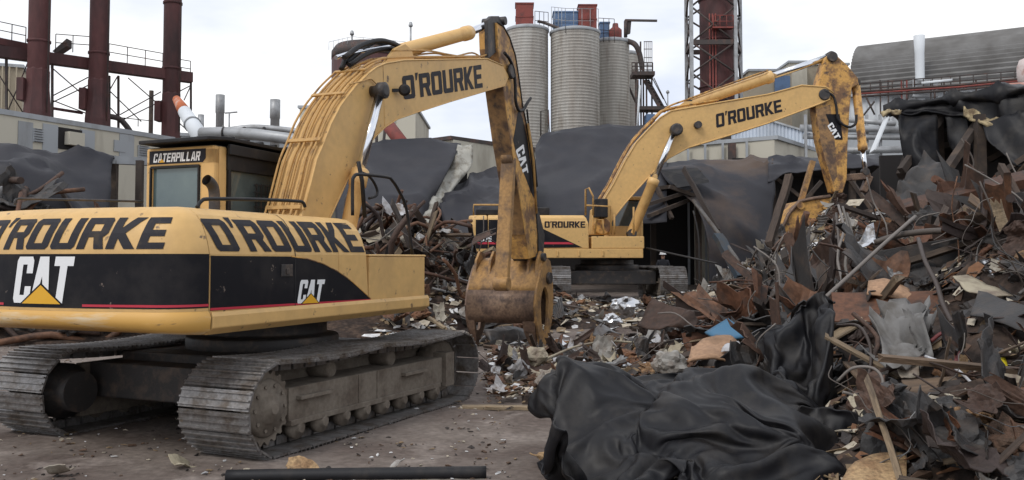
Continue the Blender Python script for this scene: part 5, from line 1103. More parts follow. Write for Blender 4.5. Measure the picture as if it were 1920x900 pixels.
M['d_wood'] = mat('broken_timber', wood_pal[0], .85, dirt=(.045, .034, .028), dscale=2, dlo=.45, dhi=.68, rnd=wood_pal, fine=(18, .3), stretch=(.25, 2, 2), bump=.4)
M['d_ins'] = mat('loose_insulation', ins_pal[0], .95, dirt=(.07, .045, .03), dscale=4, dlo=.45, dhi=.65, rnd=ins_pal, bump=1, bscale=22, fine=(20, .3))
M['d_pale'] = mat('pale_scrap', pale_pal[0], .6, dirt=(.16, .12, .09), dscale=3, dlo=.48, dhi=.66, rnd=pale_pal, bump=.3)
M['d_dark'] = mat('dark_scrap', (.03, .028, .028), .6, dirt=(.06, .045, .036), dscale=3, dlo=.48, dhi=.66, bump=.3)
M['d_cable'] = mat('cable_sheath', (.05, .042, .038), .6, rnd=[(.022, .02, .02), (.075, .06, .05), (.11, .095, .08), (.05, .036, .03), (.16, .14, .125)])
M['d_foil'] = mat('crumpled_foil', (.62, .63, .65), .28, .9, dirt=(.2, .17, .14), dscale=4, dlo=.52, dhi=.66, bump=.6, bscale=12)
M['osb'] = mat('strand_board', (.36, .24, .125), .85, dirt=(.22, .13, .065), dscale=7, dlo=.42, dhi=.62, fine=(30, .35), bump=.5, bscale=40, dirt2=((.12, .08, .05), 1.6, .58, .7))
M['ply'] = mat('torn_plywood', (.33, .20, .12), .85, dirt=(.2, .12, .07), dscale=3, dlo=.45, dhi=.65, fine=(24, .25), bump=.4)
M['bluepanel'] = mat('blue_panel_paint', (.035, .13, .23), .55, dirt=(.06, .08, .10), dscale=3, dlo=.5, dhi=.7)
M['yellow_plastic'] = mat('yellow_plastic', (.55, .45, .02), .5)
M['lining'] = mat('grey_lining', (.17, .165, .16), .8, dirt=(.09, .08, .07), dscale=3, dlo=.45, dhi=.65, bump=.5, bscale=8)
M['bluesteel'] = mat('dark_blue_steel', (.022, .036, .052), .6, dirt=(.04, .035, .03), dscale=2, dlo=.45, dhi=.65)
M['redrod'] = mat('red_conduit', (.14, .03, .03), .6)
def sheet_piece(w_, l_, bend, crump, seed, corr=0, nx=11, ny=14):
    rd = random.Random(seed); mb = MB(); G = []
    fold = rd.uniform(.25, .75); fa = rd.uniform(-1, 1) * bend * 1.2; tp = rd.uniform(-.35, .35); c1 = rd.uniform(-.8, .8)
    for j in range(ny):
        r = []; t = j / (ny - 1) - .5
        e0 = noise.fractal((t * 3.1, seed * 3.3, 0), 1, 2, 4) * .16; e1 = noise.fractal((t * 3.1, seed * 3.3, 7), 1, 2, 4) * .16
        for i in range(nx):
            s_ = i / (nx - 1) - .5
            x = (s_ * (1 + tp * t) + (e0 if s_ < 0 else e1) * abs(s_) * 2) * w_
            y = (t + noise.fractal((s_ * 3.3, seed * 2.1, 11 + (t > 0)), 1, 2, 4) * .14 * abs(t) * 2) * l_
            z = bend * (t * 2) ** 2 * l_ * .25 + max(0, s_ + .5 - fold) * fa * w_ + max(0, t + c1 * s_ - .15) * bend * .9 * l_
            q = V((x, y, 0)) * (2.0 / max(w_, .5)) + V((seed * 5, 0, seed))
            z += crump * (noise.fractal(q, 1, 2, 3) * .8 + 1.1 * abs(noise.noise(q * .9 + V((3, 1, 0)))))
            if corr: z += .018 * sin(s_ * corr * 2 * pi)
            r.append(V((x, y, z)))
        G.append(r)
    mb.loft(G, smooth=bool(corr)); return mb
def plank_piece(L, w_, h, seed):
    rd = random.Random(seed); mb = MB(); R_ = []
    n = 6; off = [rd.uniform(-.015, .015) for _ in range(n + 1)]
    for k in range(n + 1):
        x = -L / 2 + L * k / n; r = []
        for a, b in ((-1, -1), (1, -1), (1, 1), (-1, 1)):
            e = rd.uniform(-.1, .1) * min(1, L) if k in (0, n) else 0
            r.append(V((x + e, a * w_ / 2 + off[k], b * h / 2 + off[k] * .6)))
        R_.append(r)
    mb.loft(R_, True, True, smooth=False); return mb
def pipe_piece(L, r, seed):
    rd = random.Random(seed); P = [V((-L / 2 + L * k / 4, rd.uniform(-.09, .09) * L, rd.uniform(-.07, .07) * L)) for k in range(5)]
    return MB().tube(cr(P, 3), r, 7)
def cable_piece(L, r, seed):
    rd = random.Random(seed); p = V((0, 0, 0)); d = V((1, 0, rd.uniform(-.2, .8))); P = [p]
    for k in range(7):
        d = (d + V((rd.uniform(-.7, .7), rd.uniform(-.7, .7), rd.uniform(-.65, .3)))).normalized(); p = p + d * L / 7; P.append(p)
    c = sum(P, V((0, 0, 0))) / len(P); return MB().tube(cr([q - c for q in P], 4), r, 6)
def clump_piece(s, seed, flat=.55, rough_=.5, sub=3):
    bm = bmesh.new(); bmesh.ops.create_icosphere(bm, subdivisions=sub, radius=s)
    for v in bm.verts:
        q = v.co / s; k = 1 + rough_ * noise.fractal(q * 1.7 + V((seed * 9, 0, 0)), 1, 2.2, 5); v.co = V((q.x * k * s, q.y * k * s * .8, q.z * k * s * flat))
    mb = MB(); bm.verts.index_update(); mb.add([v.co.copy() for v in bm.verts], [[v.index for v in f.verts] for f in bm.faces], 0, False); bm.free(); return mb
def place(src, P, eul, s=1, first=[None]):
    o = src.copy(); COL.objects.link(o); o.location = P; o.rotation_euler = eul; o.scale = (s, s, s); return o
def protos(name, mats, builders, solid=0):
    L = []
    for b_, mt in zip(builders, mats): L.append((b_, mt))
    out = []
    for b_, mt in L:
        me_o = b_.build(name, M[mt], None, solid=solid); COL.objects.unlink(me_o); out.append(me_o)
    return out
PR = {
 'metal_sheet': protos('metal_sheet', ['d_rust'] * 5, [sheet_piece(.5, 1.1, .8, .10, 1), sheet_piece(.4, .8, -.6, .12, 2), sheet_piece(.7, 1.1, .5, .16, 3), sheet_piece(.24, 1.3, 1.1, .06, 4), sheet_piece(.5, .6, .7, .16, 5)], .012),
 'grey_sheet': protos('grey_metal_sheet', ['d_grey'] * 4, [sheet_piece(.45, .9, .5, .08, 11), sheet_piece(.6, 1.0, -.4, .1, 12), sheet_piece(.3, .8, .9, .1, 13), sheet_piece(.5, 1.1, .4, .05, 14, 6, 36, 10)], .01),  # grey bent metal sheets, same sort of piece as the rusty ones
 'plank': protos('plank', ['d_wood'] * 5, [plank_piece(2.2, .16, .05, 1), plank_piece(1.4, .1, .05, 2), plank_piece(2.8, .12, .09, 3), plank_piece(.9, .2, .03, 4), plank_piece(1.8, .24, .03, 5)]),
 'pipe': protos('pipe', ['d_rust', 'd_grey', 'd_rust'], [pipe_piece(2.4, .04, 1), pipe_piece(1.8, .028, 2), pipe_piece(3.0, .06, 3)]),
 'rod': protos('rod', ['d_rust', 'd_grey', 'd_rust', 'd_dark'], [pipe_piece(2.6, .014, 7), pipe_piece(1.6, .012, 8), pipe_piece(3.4, .02, 9), pipe_piece(2.0, .011, 10)]),
 'strip': protos('metal_strip', ['d_rust', 'd_grey', 'd_wood', 'd_dark', 'd_rust'], [sheet_piece(.11, 1.5, 1.0, .05, 61, nx=5, ny=16), sheet_piece(.09, 1.2, -1.2, .05, 62, nx=5, ny=16), sheet_piece(.14, 1.0, .3, .03, 63, nx=5, ny=12), sheet_piece(.16, 1.4, .9, .08, 64, nx=5, ny=14), sheet_piece(.07, 1.9, .8, .06, 65, nx=4, ny=18)], .008),
 'cable': protos('cable', ['d_cable'] * 5, [cable_piece(2.6, .012, k) for k in (1, 2, 3)] + [cable_piece(3.8, .016, 4), cable_piece(2.2, .009, 5)]),
 'insulation': protos('insulation_clump', ['d_ins'] * 4, [clump_piece(.28, 1), clump_piece(.2, 2, .7, .7), clump_piece(.35, 3, .4, .6), clump_piece(.16, 4, .8, .8)]),
 'scrap': protos('pale_scrap', ['d_pale'] * 5, [sheet_piece(.4, .6, .5, .12, 21, nx=8, ny=9), sheet_piece(.3, .45, -.6, .12, 22, nx=8, ny=8), sheet_piece(.5, .5, .2, .05, 23, nx=8, ny=8), sheet_piece(.2, .7, .8, .08, 24, nx=6, ny=11), sheet_piece(.35, .35, .9, .15, 25, nx=8, ny=8)], .008),
 'foil': protos('foil_scrap', ['d_foil'] * 3, [clump_piece(.16, 31, .6, .5, 3), sheet_piece(.35, .5, .8, .2, 32), clump_piece(.1, 33, .5, .6, 3)]),
 'dark': protos('membrane_scrap', ['d_dark'] * 4, [sheet_piece(.6, .8, .8, .2, 41), sheet_piece(.35, .8, -.9, .14, 42), sheet_piece(.8, 1.0, .4, .22, 43), clump_piece(.3, 44, .5, .7)], .012),
 'board': protos('board', ['ply', 'osb', 'd_wood', 'd_pale'], [sheet_piece(.6, .9, .0, .015, 51), sheet_piece(.5, .7, .05, .02, 52), sheet_piece(.8, 1.2, .02, .02, 53), sheet_piece(.4, .9, .0, .01, 54)], .025),
}
rs = random.Random(5)
ZONES = [(1630, 455, 1865, 510, 13.4), (1818, 540, 1960, 628, 9.6), (1560, 525, 1835, 622, 11.5), (1650, 600, 1750, 715, 9.6), (1285, 595, 1415, 695, 11.7), (1845, 665, 1895, 705, 8.6), (1690, 705, 1815, 742, 8.5), (1785, 515, 1905, 565, 10.8), (1600, 436, 1650, 492, 14.6), (1680, 330, 1960, 395, 16.5), (1190, 555, 1315, 630, 16.7), (1580, 850, 1710, 930, 7.2), (1650, 290, 1830, 400, 18)]
def nrm(x, y, e=.25): return V((gh(x - e, y) - gh(x + e, y), gh(x, y - e) - gh(x, y + e), 2 * e)).normalized()
def scatter(kind, n, pts, label, cat, group, tilt=.6, smin=.7, smax=1.25, lift=.05, zmul=1):
    k = 0
    for _ in range(n * 40):
        if k >= n: break
        x, y = pts()
        if x is None: continue
        P = V((x, y, gh(x, y) + rs.uniform(0, lift) * zmul)); px, py = proj(P)
        if not (-60 < px < 1985 and py < 990): continue
        if x > 4 and y > 12 and proj(P + V((0, 0, .25)))[1] < 322: continue
        if y > 19 and 1025 < px < 1195 and 604 < py < 642: continue
        if any(a - 12 < px < c + 12 and b_ - 6 < py < d + 22 and y < Y + .2 for a, b_, c, d, Y in ZONES): continue
        kz = min(1, max(.42, y / 15))
        if y > 20 and 1035 < px < 1290: kz = .55
        q = nrm(x, y).to_track_quat('Z', 'Y').to_matrix() @ Matrix.Rotation(rs.uniform(0, 2 * pi), 3, 'Z') @ Matrix.Rotation(rs.gauss(0, tilt), 3, 'X') @ Matrix.Rotation(rs.gauss(0, tilt), 3, 'Y')
        tag(place(rs.choice(PR[kind]), P, q.to_euler(), rs.uniform(smin, smax) * kz), label, cat, group); k += 1
def in_heap(x0, x1, y0, y1, mn=.12):
    def f():
        x, y = rs.uniform(x0, x1), rs.uniform(y0, y1)
        if mound(x, y) < mn: return None, None
        px, py = proj((x, y, gh(x, y)))
        if px > 1985: return None, None
        if y < 9.8 and px < 1610: return None, None
        if y > 11 and px < 1375 + rs.uniform(-40, 60): return None, None
        if 13 < y and 1425 < px < 1640 and proj((x, y, gh(x, y) + .9))[1] < 470: return None, None
        return x, y
    return f
H1 = in_heap(2.0, 12, 6.2, 20.5, .25)
H1n = in_heap(3.0, 8, 5.8, 12.5, .25)
scatter('metal_sheet', 120, H1, 'bent rusty metal sheet in the big rubble heap on the right', 'metal sheet', 'rusty sheets in the right heap', .5, .7, 1.6, .35)
scatter('grey_sheet', 55, H1, 'bent grey metal sheet in the big rubble heap on the right', 'metal sheet', 'grey sheets in the right heap', .6, .5, 1.1, .3)
scatter('dark', 170, H1, 'crumpled black scrap in the big rubble heap on the right', 'scrap', 'black scraps in the right heap', .5, .7, 1.7, .25)
scatter('plank', 150, H1, 'broken timber plank in the big rubble heap on the right', 'plank', 'planks in the right heap', .55, .6, 1.2, .4)
scatter('pipe', 45, H1, 'bent pipe sticking out of the big rubble heap on the right', 'pipe', 'pipes in the right heap', .5, .6, 1.3, .5)
scatter('cable', 190, H1, 'curled cable in the big rubble heap on the right', 'cable', 'cables in the right heap', .6, .5, 1.1, .5)
scatter('rod', 150, H1, 'thin bent rod in the big rubble heap on the right', 'rod', 'rods in the right heap', .5, .5, 1.2, .5)
scatter('strip', 130, H1, 'twisted metal strip in the big rubble heap on the right', 'strip', 'strips in the right heap', .6, .6, 1.3, .4)
scatter('insulation', 160, H1, 'brown insulation clump in the big rubble heap on the right', 'insulation', 'insulation clumps in the right heap', .4, .5, 1.2, .12)
scatter('scrap', 60, H1, 'pale torn scrap in the big rubble heap on the right', 'scrap', 'pale scraps in the right heap', .6, .5, 1.2, .2)
scatter('foil', 22, H1, 'shiny foil scrap in the big rubble heap on the right', 'foil', 'foil scraps in the right heap', .6, .6, 1.2, .2)
scatter('board', 36, H1, 'broken board in the big rubble heap on the right', 'board', 'boards in the right heap', .55, .5, 1.0, .25)
for kk, nn_ in (('rod', 16), ('strip', 20), ('scrap', 22), ('cable', 34), ('plank', 20), ('dark', 22), ('insulation', 26), ('board', 10)):
    lab = {'rod': ('thin rod in the rubble at the bottom right corner', 'rod'), 'strip': ('twisted strip in the rubble at the bottom right corner', 'strip'), 'scrap': ('pale torn scrap in the rubble at the bottom right corner', 'scrap'), 'cable': ('curled cable in the rubble at the bottom right corner', 'cable'), 'plank': ('broken plank in the rubble at the bottom right corner', 'plank'), 'dark': ('black scrap in the rubble at the bottom right corner', 'scrap'), 'insulation': ('insulation clump in the rubble at the bottom right corner', 'insulation'), 'board': ('broken board in the rubble at the bottom right corner', 'board')}[kk]
    scatter(kk, nn_, H1n, lab[0], lab[1], kk + ' pieces at the bottom right', .6, .35, .75, .12)
def strip():   # loose debris between the near tracks and the heap
    y = rs.uniform(12.6, 19); x = rs.uniform(-.3, 4.5) * (y / 15)
    if y < 13.8 and x > 1.5 and False: return None, None
    return x, y
for kk, n_, lab, cat, gp, a, b_ in (('metal_sheet', 26, 'rusty bent sheet among loose debris beyond the near tracks', 'metal sheet', 'rusty sheets in the loose debris', .3, .75), ('insulation', 75, 'insulation clump among loose debris beyond the near tracks', 'insulation', 'insulation in the loose debris', .3, .85), ('scrap', 60, 'pale scrap among loose debris beyond the near tracks', 'scrap', 'pale scraps in the loose debris', .35, .95), ('plank', 26, 'broken plank among loose debris beyond the near tracks', 'plank', 'planks in the loose debris', .3, .7), ('dark', 30, 'black scrap among loose debris beyond the near tracks', 'scrap', 'black scraps in the loose debris', .3, .7), ('cable', 12, 'cable among loose debris beyond the near tracks', 'cable', 'cables in the loose debris', .4, .8), ('foil', 8, 'foil scrap among loose debris beyond the near tracks', 'foil', 'foil in the loose debris', .6, 1.2), ('grey_sheet', 16, 'grey sheet among loose debris beyond the near tracks', 'metal sheet', 'grey sheets in the loose debris', .3, .6)):
    scatter(kk, n_, strip, lab, cat, gp, .4, a, b_, .08)
def farfield():
    y = rs.uniform(19.5, 33); x = rs.uniform(-3.2, 10.5)
    if abs(x - fx) < 3.2 and y > 28.5: return None, None
    if y < 22.5 and x < 2.4: return None, None
    return x, y
for kk, n_, lab, cat, gp, a, b_, t_l in (('plank', 130, 'broken plank strewn on the ground around the far excavator', 'plank', 'planks around the far excavator', .5, 1.1, .25), ('scrap', 130, 'pale scrap strewn on the ground around the far excavator', 'scrap', 'pale scraps around the far excavator', .4, 1.05, .3), ('metal_sheet', 40, 'rusty sheet strewn around the far excavator', 'metal sheet', 'rusty sheets around the far excavator', .5, 1.1, .5), ('grey_sheet', 40, 'grey sheet strewn around the far excavator', 'metal sheet', 'grey sheets around the far excavator', .5, 1.2, .4), ('insulation', 60, 'insulation clump strewn around the far excavator', 'insulation', 'insulation around the far excavator', .6, 1.4, .4), ('dark', 50, 'black scrap strewn around the far excavator', 'scrap', 'black scraps around the far excavator', .6, 1.3, .5), ('foil', 14, 'foil scrap strewn around the far excavator', 'foil', 'foil around the far excavator', .6, 1.2, .4)):
    scatter(kk, n_, farfield, lab, cat, gp, t_l, a, b_, .12)
def tangle(): return rs.uniform(-7.0, -.8), rs.uniform(24, 29.5)
for kk, n_, lab, cat, gp, a, b_ in (('pipe', 70, 'rusty pipe in the tangled heap behind the near excavator', 'pipe', 'pipes in the tangled heap', .7, 1.5), ('plank', 40, 'dark beam in the tangled heap behind the near excavator', 'beam', 'beams in the tangled heap', .8, 1.5), ('metal_sheet', 26, 'rusty sheet in the tangled heap behind the near excavator', 'metal sheet', 'rusty sheets in the tangled heap', .6, 1.3), ('cable', 30, 'cable in the tangled heap behind the near excavator', 'cable', 'cables in the tangled heap', .8, 1.6), ('scrap', 26, 'pale scrap in the tangled heap behind the near excavator', 'scrap', 'pale scraps in the tangled heap', .7, 1.4), ('dark', 20, 'black scrap in the tangled heap behind the near excavator', 'scrap', 'black scraps in the tangled heap', .8, 1.5)):
    scatter(kk, n_, tangle, lab, cat, gp, .6, a, b_, .5)
def leftheap(): return rs.uniform(-17, -7.5), rs.uniform(20.5, 25.5)
for kk, n_, lab, cat, gp, a, b_ in (('pipe', 45, 'rusty pipe in the scrap heap left of the cab', 'pipe', 'pipes left of the cab', .9, 1.7), ('plank', 30, 'dark beam in the scrap heap left of the cab', 'beam', 'beams left of the cab', .8, 1.5), ('metal_sheet', 26, 'rusty sheet in the scrap heap left of the cab', 'metal sheet', 'rusty sheets left of the cab', .7, 1.4), ('dark', 26, 'black scrap in the scrap heap left of the cab', 'scrap', 'black scraps left of the cab', .8, 1.6)):
    scatter(kk, n_, leftheap, lab, cat, gp, .5, a, b_, .4)
# fine debris: one mesh of chips that nobody could count
def chips(name, n, fn, palette, smin, smax, seed, sizey=.5):
    rd = random.Random(seed); mb = MB()
    for _ in range(n):
        x, y = fn(rd)
        if x is None: continue
        P = V((x, y, gh(x, y) + .01)); px, py = proj(P)
        if not (-40 < px < 1960 and py < 960): continue
        if y > 17 and 1025 < px < 1195 and 606 < py < 640 and rd.random() < .85: continue
        s = rd.uniform(smin, smax) * (.5 + rd.random()); R = nrm(x, y).to_track_quat('Z', 'Y').to_matrix() @ Matrix.Rotation(rd.uniform(0, 6.3), 3, 'Z') @ Matrix.Rotation(rd.gauss(0, .5), 3, 'X')
        mi = rd.randrange(len(palette)); L, W = s, s * rd.uniform(.15, sizey)
        mb.add([P + R @ V(q) for q in ((-L, -W, 0), (L * rd.uniform(.6, 1), -W * rd.uniform(.3, 1), s * .15), (L, W, s * rd.uniform(0, .4)), (0, W * rd.uniform(1, 1.6), s * .3), (-L * rd.uniform(.6, 1), W, 0))], [(0, 1, 2, 3, 4)], mi)
    return tag(mb.build(name, [M[p] for p in palette], solid=.006), kind='stuff')
for nm, c in (('c_pale', (.42, .37, .29)), ('c_tan', (.20, .14, .08)), ('c_brown', (.085, .05, .032)), ('c_dark', (.04, .033, .03)), ('c_white', (.6, .6, .6)), ('c_grey', (.2, .2, .2)), ('c_orange', (.16, .075, .035))): M[nm] = mat(nm[2:] + '_chips', c, .85, fine=(8, .3))
def heapf(rd):
    x, y = rd.uniform(.5, 12), rd.uniform(5.8, 21)
    return (x, y) if mound(x, y) > .12 else (None, None)
chips('heap_litter', 15000, heapf, ['c_brown', 'c_dark', 'c_tan', 'c_dark', 'c_orange', 'c_dark', 'c_brown', 'c_dark', 'c_pale', 'c_brown', 'c_dark'], .02, .12, 1)
chips('yard_litter', 4200, lambda rd: (rd.uniform(-3.5, 10.5), rd.uniform(20.5, 33)), ['c_pale', 'c_tan', 'c_dark', 'c_white', 'c_grey', 'c_brown', 'c_pale', 'c_tan'], .05, .2, 2, .6)
def stripf(rd):
    y = rd.uniform(12.4, 19.5); return rd.uniform(-.4, 5) * y / 15, y
chips('loose_litter', 3800, stripf, ['c_brown', 'c_tan', 'c_orange', 'c_pale', 'c_dark', 'c_brown', 'c_white'], .025, .10, 3)
def groundf(rd):
    y = rd.uniform(7.6, 20); x = rd.uniform(-.62, .2) * y
    return (x, y) if noise.noise((x * 1.3, y * 1.3, 5)) + rd.uniform(-.35, .35) > .0 else (None, None)
chips('ground_litter', 4200, groundf, ['c_pale', 'c_tan', 'c_dark', 'c_brown', 'c_white', 'c_dark', 'c_brown'], .006, .035, 4)

# ================================================================== DEBRIS: pieces one can tell apart
def hero_sheet(name, label, cat, pts, m, amp=.03, sc=2, thick=.015, crease=.04, seed=0, nu=6, nv=6, csc=1.5):
    return tag(cloth(name, pts, M[m], nu, nv, amp, sc, thick, None, seed, crease, csc), label, cat)
def hero_beam(name, label, cat, a, b_, w_, h, m, up=(0, 0, 1)):
    P, Q = at(*a), at(*b_); mb = plank_piece((Q - P).length, w_, h, int(a[0])); o = mb.build(name, M[m], None, bevel=.006)
    x = (Q - P).normalized(); u = V(up); y = u.cross(x).normalized(); z = x.cross(y)
    o.rotation_euler = Matrix((x, y, z)).transposed().to_euler(); o.location = (P + Q) / 2; return tag(o, label, cat)
def hero_tube(name, label, cat, pts, r, m, n=8, s=6, group=None):
    P = cr([at(*p) for p in pts], s); c = P[0]; o = MB().tube([p - c for p in P], r, n).build(name, M[m], None, c); return tag(o, label, cat, group)
o = hero_tube('black_pipe', 'long black plastic pipe lying on the dirt at the bottom edge', 'pipe', [(425, 893, 8.15), (600, 890, 8.17), (760, 888, 8.2), (912, 886, 8.22)], .058, 'rubber', 14)
hero_beam('plank', 'dark plank lying on the dirt right of the near track', 'plank', (868, 763, 12.0), (1030, 764, 11.9), .16, .05, 'd_wood')
hero_sheet('blue_panel', 'blue painted panel leaning in the debris left of the standing membrane flap', 'panel', [[(1322, 625, 11.6), (1365, 598, 11.7)], [(1350, 640, 11.2), (1412, 630, 11.3)]], 'bluepanel', .01, 1, .03, .0)
hero_sheet('board', 'round edged brown board in front of the blue panel', 'board', [[(1300, 652, 10.9), (1330, 636, 11), (1368, 636, 11), (1388, 650, 10.9)], [(1290, 680, 10.4), (1325, 672, 10.4), (1355, 676, 10.4), (1375, 684, 10.4)]], 'ply', .03, 3, .03, .02)
hero_sheet('torn_paper', 'white torn paper at the right end of the round edged board', 'paper', [[(1360, 645, 10.7), (1385, 640, 10.7)], [(1352, 662, 10.5), (1392, 655, 10.5)]], 'd_pale', .05, 4, .006, .06)
o = hero_sheet('metal_box', 'bent rusty brown metal casing in the debris right of the grapple', 'casing', [[(1196, 612, 16.5), (1212, 585, 16.6), (1225, 560, 16.7)], [(1235, 622, 16), (1245, 600, 16.2), (1256, 575, 16.4)], [(1290, 618, 15.8), (1290, 598, 16), (1293, 590, 16.2)], [(1300, 625, 15.6), (1305, 610, 15.8), (1310, 600, 15.9)]], 'd_rust', .06, 2, .02, .1)
for k, (px, py, Y, s, lab) in enumerate(((1172, 574, 20, .28, 'large shiny foil crumple between grapple and far tracks'), (1148, 600, 18, .18, 'white foil crumple nearest right of the grapple'), (1000, 668, 14.5, .22, 'white crumpled scrap below the grapple'), (1255, 682, 12.2, .22, 'pale folded scrap above the foreground membrane'))):
    o = clump_piece(s, 60 + k, .7, .45).build('foil_scrap', M['d_foil' if k < 2 else 'd_pale'], None, at(px, py, Y)); tag(o, lab, 'foil')
hero_sheet('dark_sheet', 'dark bent sheet standing alone right of the grapple', 'metal sheet', [[(1112, 630, 16), (1124, 610, 16.1), (1134, 612, 16.2)], [(1130, 632, 15.7), (1142, 622, 15.9), (1165, 630, 15.9)]], 'd_grey', .04, 2, .012, .05)
hero_beam('timber', 'long timber leaning up at the dark opening behind the far tracks', 'timber', (1282, 316, 31), (1345, 430, 30.5), .26, .14, 'd_wood')
hero_tube('pole', 'pale straight pole slanting down to the right of the dark opening', 'pole', [(1300, 376, 31), (1345, 435, 29), (1386, 492, 27)], .065, 'd_grey')
hero_beam('strut', 'dark blue steel strut below the slanting pale pole', 'strut', (1345, 440, 28.5), (1390, 520, 27), .30, .2, 'bluesteel')
hero_tube('wire', 'thin wire stretched across the dark opening behind the far tracks', 'wire', [(1212, 465, 33), (1280, 480, 31.5), (1345, 494, 30.5)], .035, 'd_cable', 6)
hero_tube('hanging_cable', 'thin cable hanging straight down in the dark opening', 'cable', [(1300, 395, 32), (1310, 450, 32), (1311, 540, 32)], .03, 'd_cable', 6)
hero_tube('arched_pipe', 'long pale pipe arching over the right heap to the right edge', 'pipe', [(1640, 455, 13.2), (1690, 440, 13), (1760, 433, 12.6), (1830, 436, 12.2), (1960, 452, 11.6)], .045, 'd_cable', 10)
hero_beam('steel_beam', 'broad rusty steel beam rising to the right edge under the collapsed roof', 'beam', (1680, 392, 17), (1945, 330, 15.5), .55, .16, 'd_rust', (0, -.5, 1))
hero_beam('steel_beam', 'dark blue grey steel column lying below the arched pipe', 'beam', (1630, 500, 13.4), (1860, 462, 12.8), .5, .42, 'd_dark')
hero_sheet('dark_sheet', 'large dark bent sheet standing right of the far bucket', 'metal sheet', [[(1650, 395, 18), (1690, 350, 18), (1735, 290, 18.2)], [(1690, 400, 17.5), (1730, 370, 17.4), (1780, 330, 17.6)], [(1720, 400, 17), (1770, 385, 17), (1830, 365, 17.2)]], 'd_dark', .1, 1, .02, .15)
hero_sheet('corrugated_sheet', 'dark corrugated sheet at the right edge above the bottom corner', 'metal sheet', [[(1818, 590, 9.2), (1835, 545, 9.6)], [(1870, 605, 8.8), (1885, 562, 9.2)], [(1945, 625, 8.3), (1955, 585, 8.6)]], 'd_dark', .03, 2, .015, .0)
hero_sheet('corrugated_sheet', 'pale green white corrugated sheet in the right heap', 'metal sheet', [[(1786, 520, 10.6), (1812, 518, 10.7)], [(1812, 545, 10.2), (1850, 535, 10.4)], [(1850, 562, 9.9), (1900, 555, 10)]], 'd_pale', .03, 2, .012, .03)
hero_sheet('plywood', 'torn tan plywood piece above the long brown ledge', 'plywood', [[(1628, 530, 11.5), (1660, 528, 11.5), (1700, 545, 11.4)], [(1625, 555, 11.2), (1665, 558, 11.1), (1715, 570, 11)]], 'ply', .03, 2, .02, .03)
hero_beam('ledge', 'long brown rusty ledge below the torn plywood', 'metal sheet', (1560, 580, 11.3), (1830, 573, 10.6), .7, .06, 'd_rust', (0, -.6, 1))
hero_sheet('strand_board', 'torn strand board piece at the bottom edge right of the membrane', 'board', [[(1590, 885, 7.0), (1635, 855, 7.2), (1700, 852, 7.2)], [(1560, 930, 6.6), (1640, 920, 6.7), (1700, 910, 6.7)]], 'osb', .02, 3, .03, .01)
hero_sheet('crumpled_paper', 'large crumpled grey lining sheet in the right heap', 'paper', [[(1668, 612, 9.7), (1690, 603, 9.5), (1718, 612, 9.7), (1738, 626, 9.5)], [(1652, 640, 9.3), (1685, 646, 9.0), (1722, 640, 9.2), (1752, 648, 8.9)], [(1660, 668, 8.9), (1694, 672, 8.75), (1716, 668, 9.0), (1744, 676, 8.7)], [(1640, 684, 8.9), (1690, 698, 8.6), (1722, 684, 8.8), (1736, 700, 8.6)]], 'lining', .12, 4, .008, .22, 2, 7, 7, 2.4)
hero_sheet('white_paper', 'white torn paper below the crumpled grey lining sheet', 'paper', [[(1672, 692, 8.8), (1720, 692, 8.8)], [(1690, 712, 8.6), (1724, 708, 8.6)]], 'd_pale', .05, 4, .006, .05)
hero_sheet('plastic_piece', 'small bright yellow plastic piece near the right edge', 'plastic', [[(1852, 680, 8.4), (1884, 670, 8.4)], [(1856, 700, 8.3), (1890, 688, 8.3)]], 'yellow_plastic', .02, 3, .02, .02)
hero_sheet('silver_panel', 'crushed silver panel right of the hanging cables', 'panel', [[(1605, 455, 14.5), (1640, 438, 14.6)], [(1600, 490, 14), (1645, 470, 14.1)]], 'd_foil', .12, 2.5, .01, .12)
hero_sheet('silver_panel', 'bent bluish silver panel in the right heap near the right edge', 'panel', [[(1836, 495, 11), (1880, 492, 11)], [(1860, 522, 10.7), (1895, 505, 10.8)]], 'd_foil', .05, 2.5, .01, .05)
hero_sheet('board_strip', 'long grey brown board ending below the crumpled grey lining', 'board', [[(1690, 715, 8.5), (1730, 712, 8.5), (1790, 708, 8.4)], [(1700, 735, 8.2), (1750, 740, 8.1), (1810, 728, 8.2)]], 'd_wood', .01, 2, .03, .0)
hero_sheet('bent_plate', 'wide flat brown plate at the right edge', 'metal sheet', [[(1840, 730, 8.0), (1890, 718, 8), (1950, 708, 7.9)], [(1850, 745, 7.7), (1900, 738, 7.7), (1960, 730, 7.6)]], 'd_wood', .015, 2, .02, .01)
for k, q in enumerate((((1572, 385, 15.5), (1582, 430, 14.5), (1570, 480, 14), (1580, 540, 13.2), (1565, 600, 12.5)), ((1580, 388, 15.5), (1592, 440, 14.4), (1585, 500, 13.6), (1603, 545, 13.0), (1596, 570, 12.8)), ((1588, 400, 15.3), (1600, 450, 14.4), (1612, 520, 13.4), (1608, 560, 12.8)), ((1568, 400, 15.4), (1573, 470, 14.2), (1560, 520, 13.6), (1540, 560, 13), (1552, 585, 12.6)))):
    hero_tube('hanging_cable', 'grey cable hanging from the far bucket into the right heap', 'cable', q, .022, 'd_cable', 7, 6, 'cables hanging from the far bucket')
hero_tube('cable', 'straight dark cable slanting up through the right heap', 'cable', [(1545, 560, 11.5), (1600, 510, 12), (1660, 455, 12.6), (1716, 406, 13.2)], .028, 'd_cable', 7)
hero_tube('cable', 'thick grey cable curving down under the arched pipe', 'cable', [(1722, 448, 12.4), (1735, 490, 11.6), (1755, 530, 11), (1768, 570, 10.4), (1785, 605, 10)], .03, 'd_cable', 7)
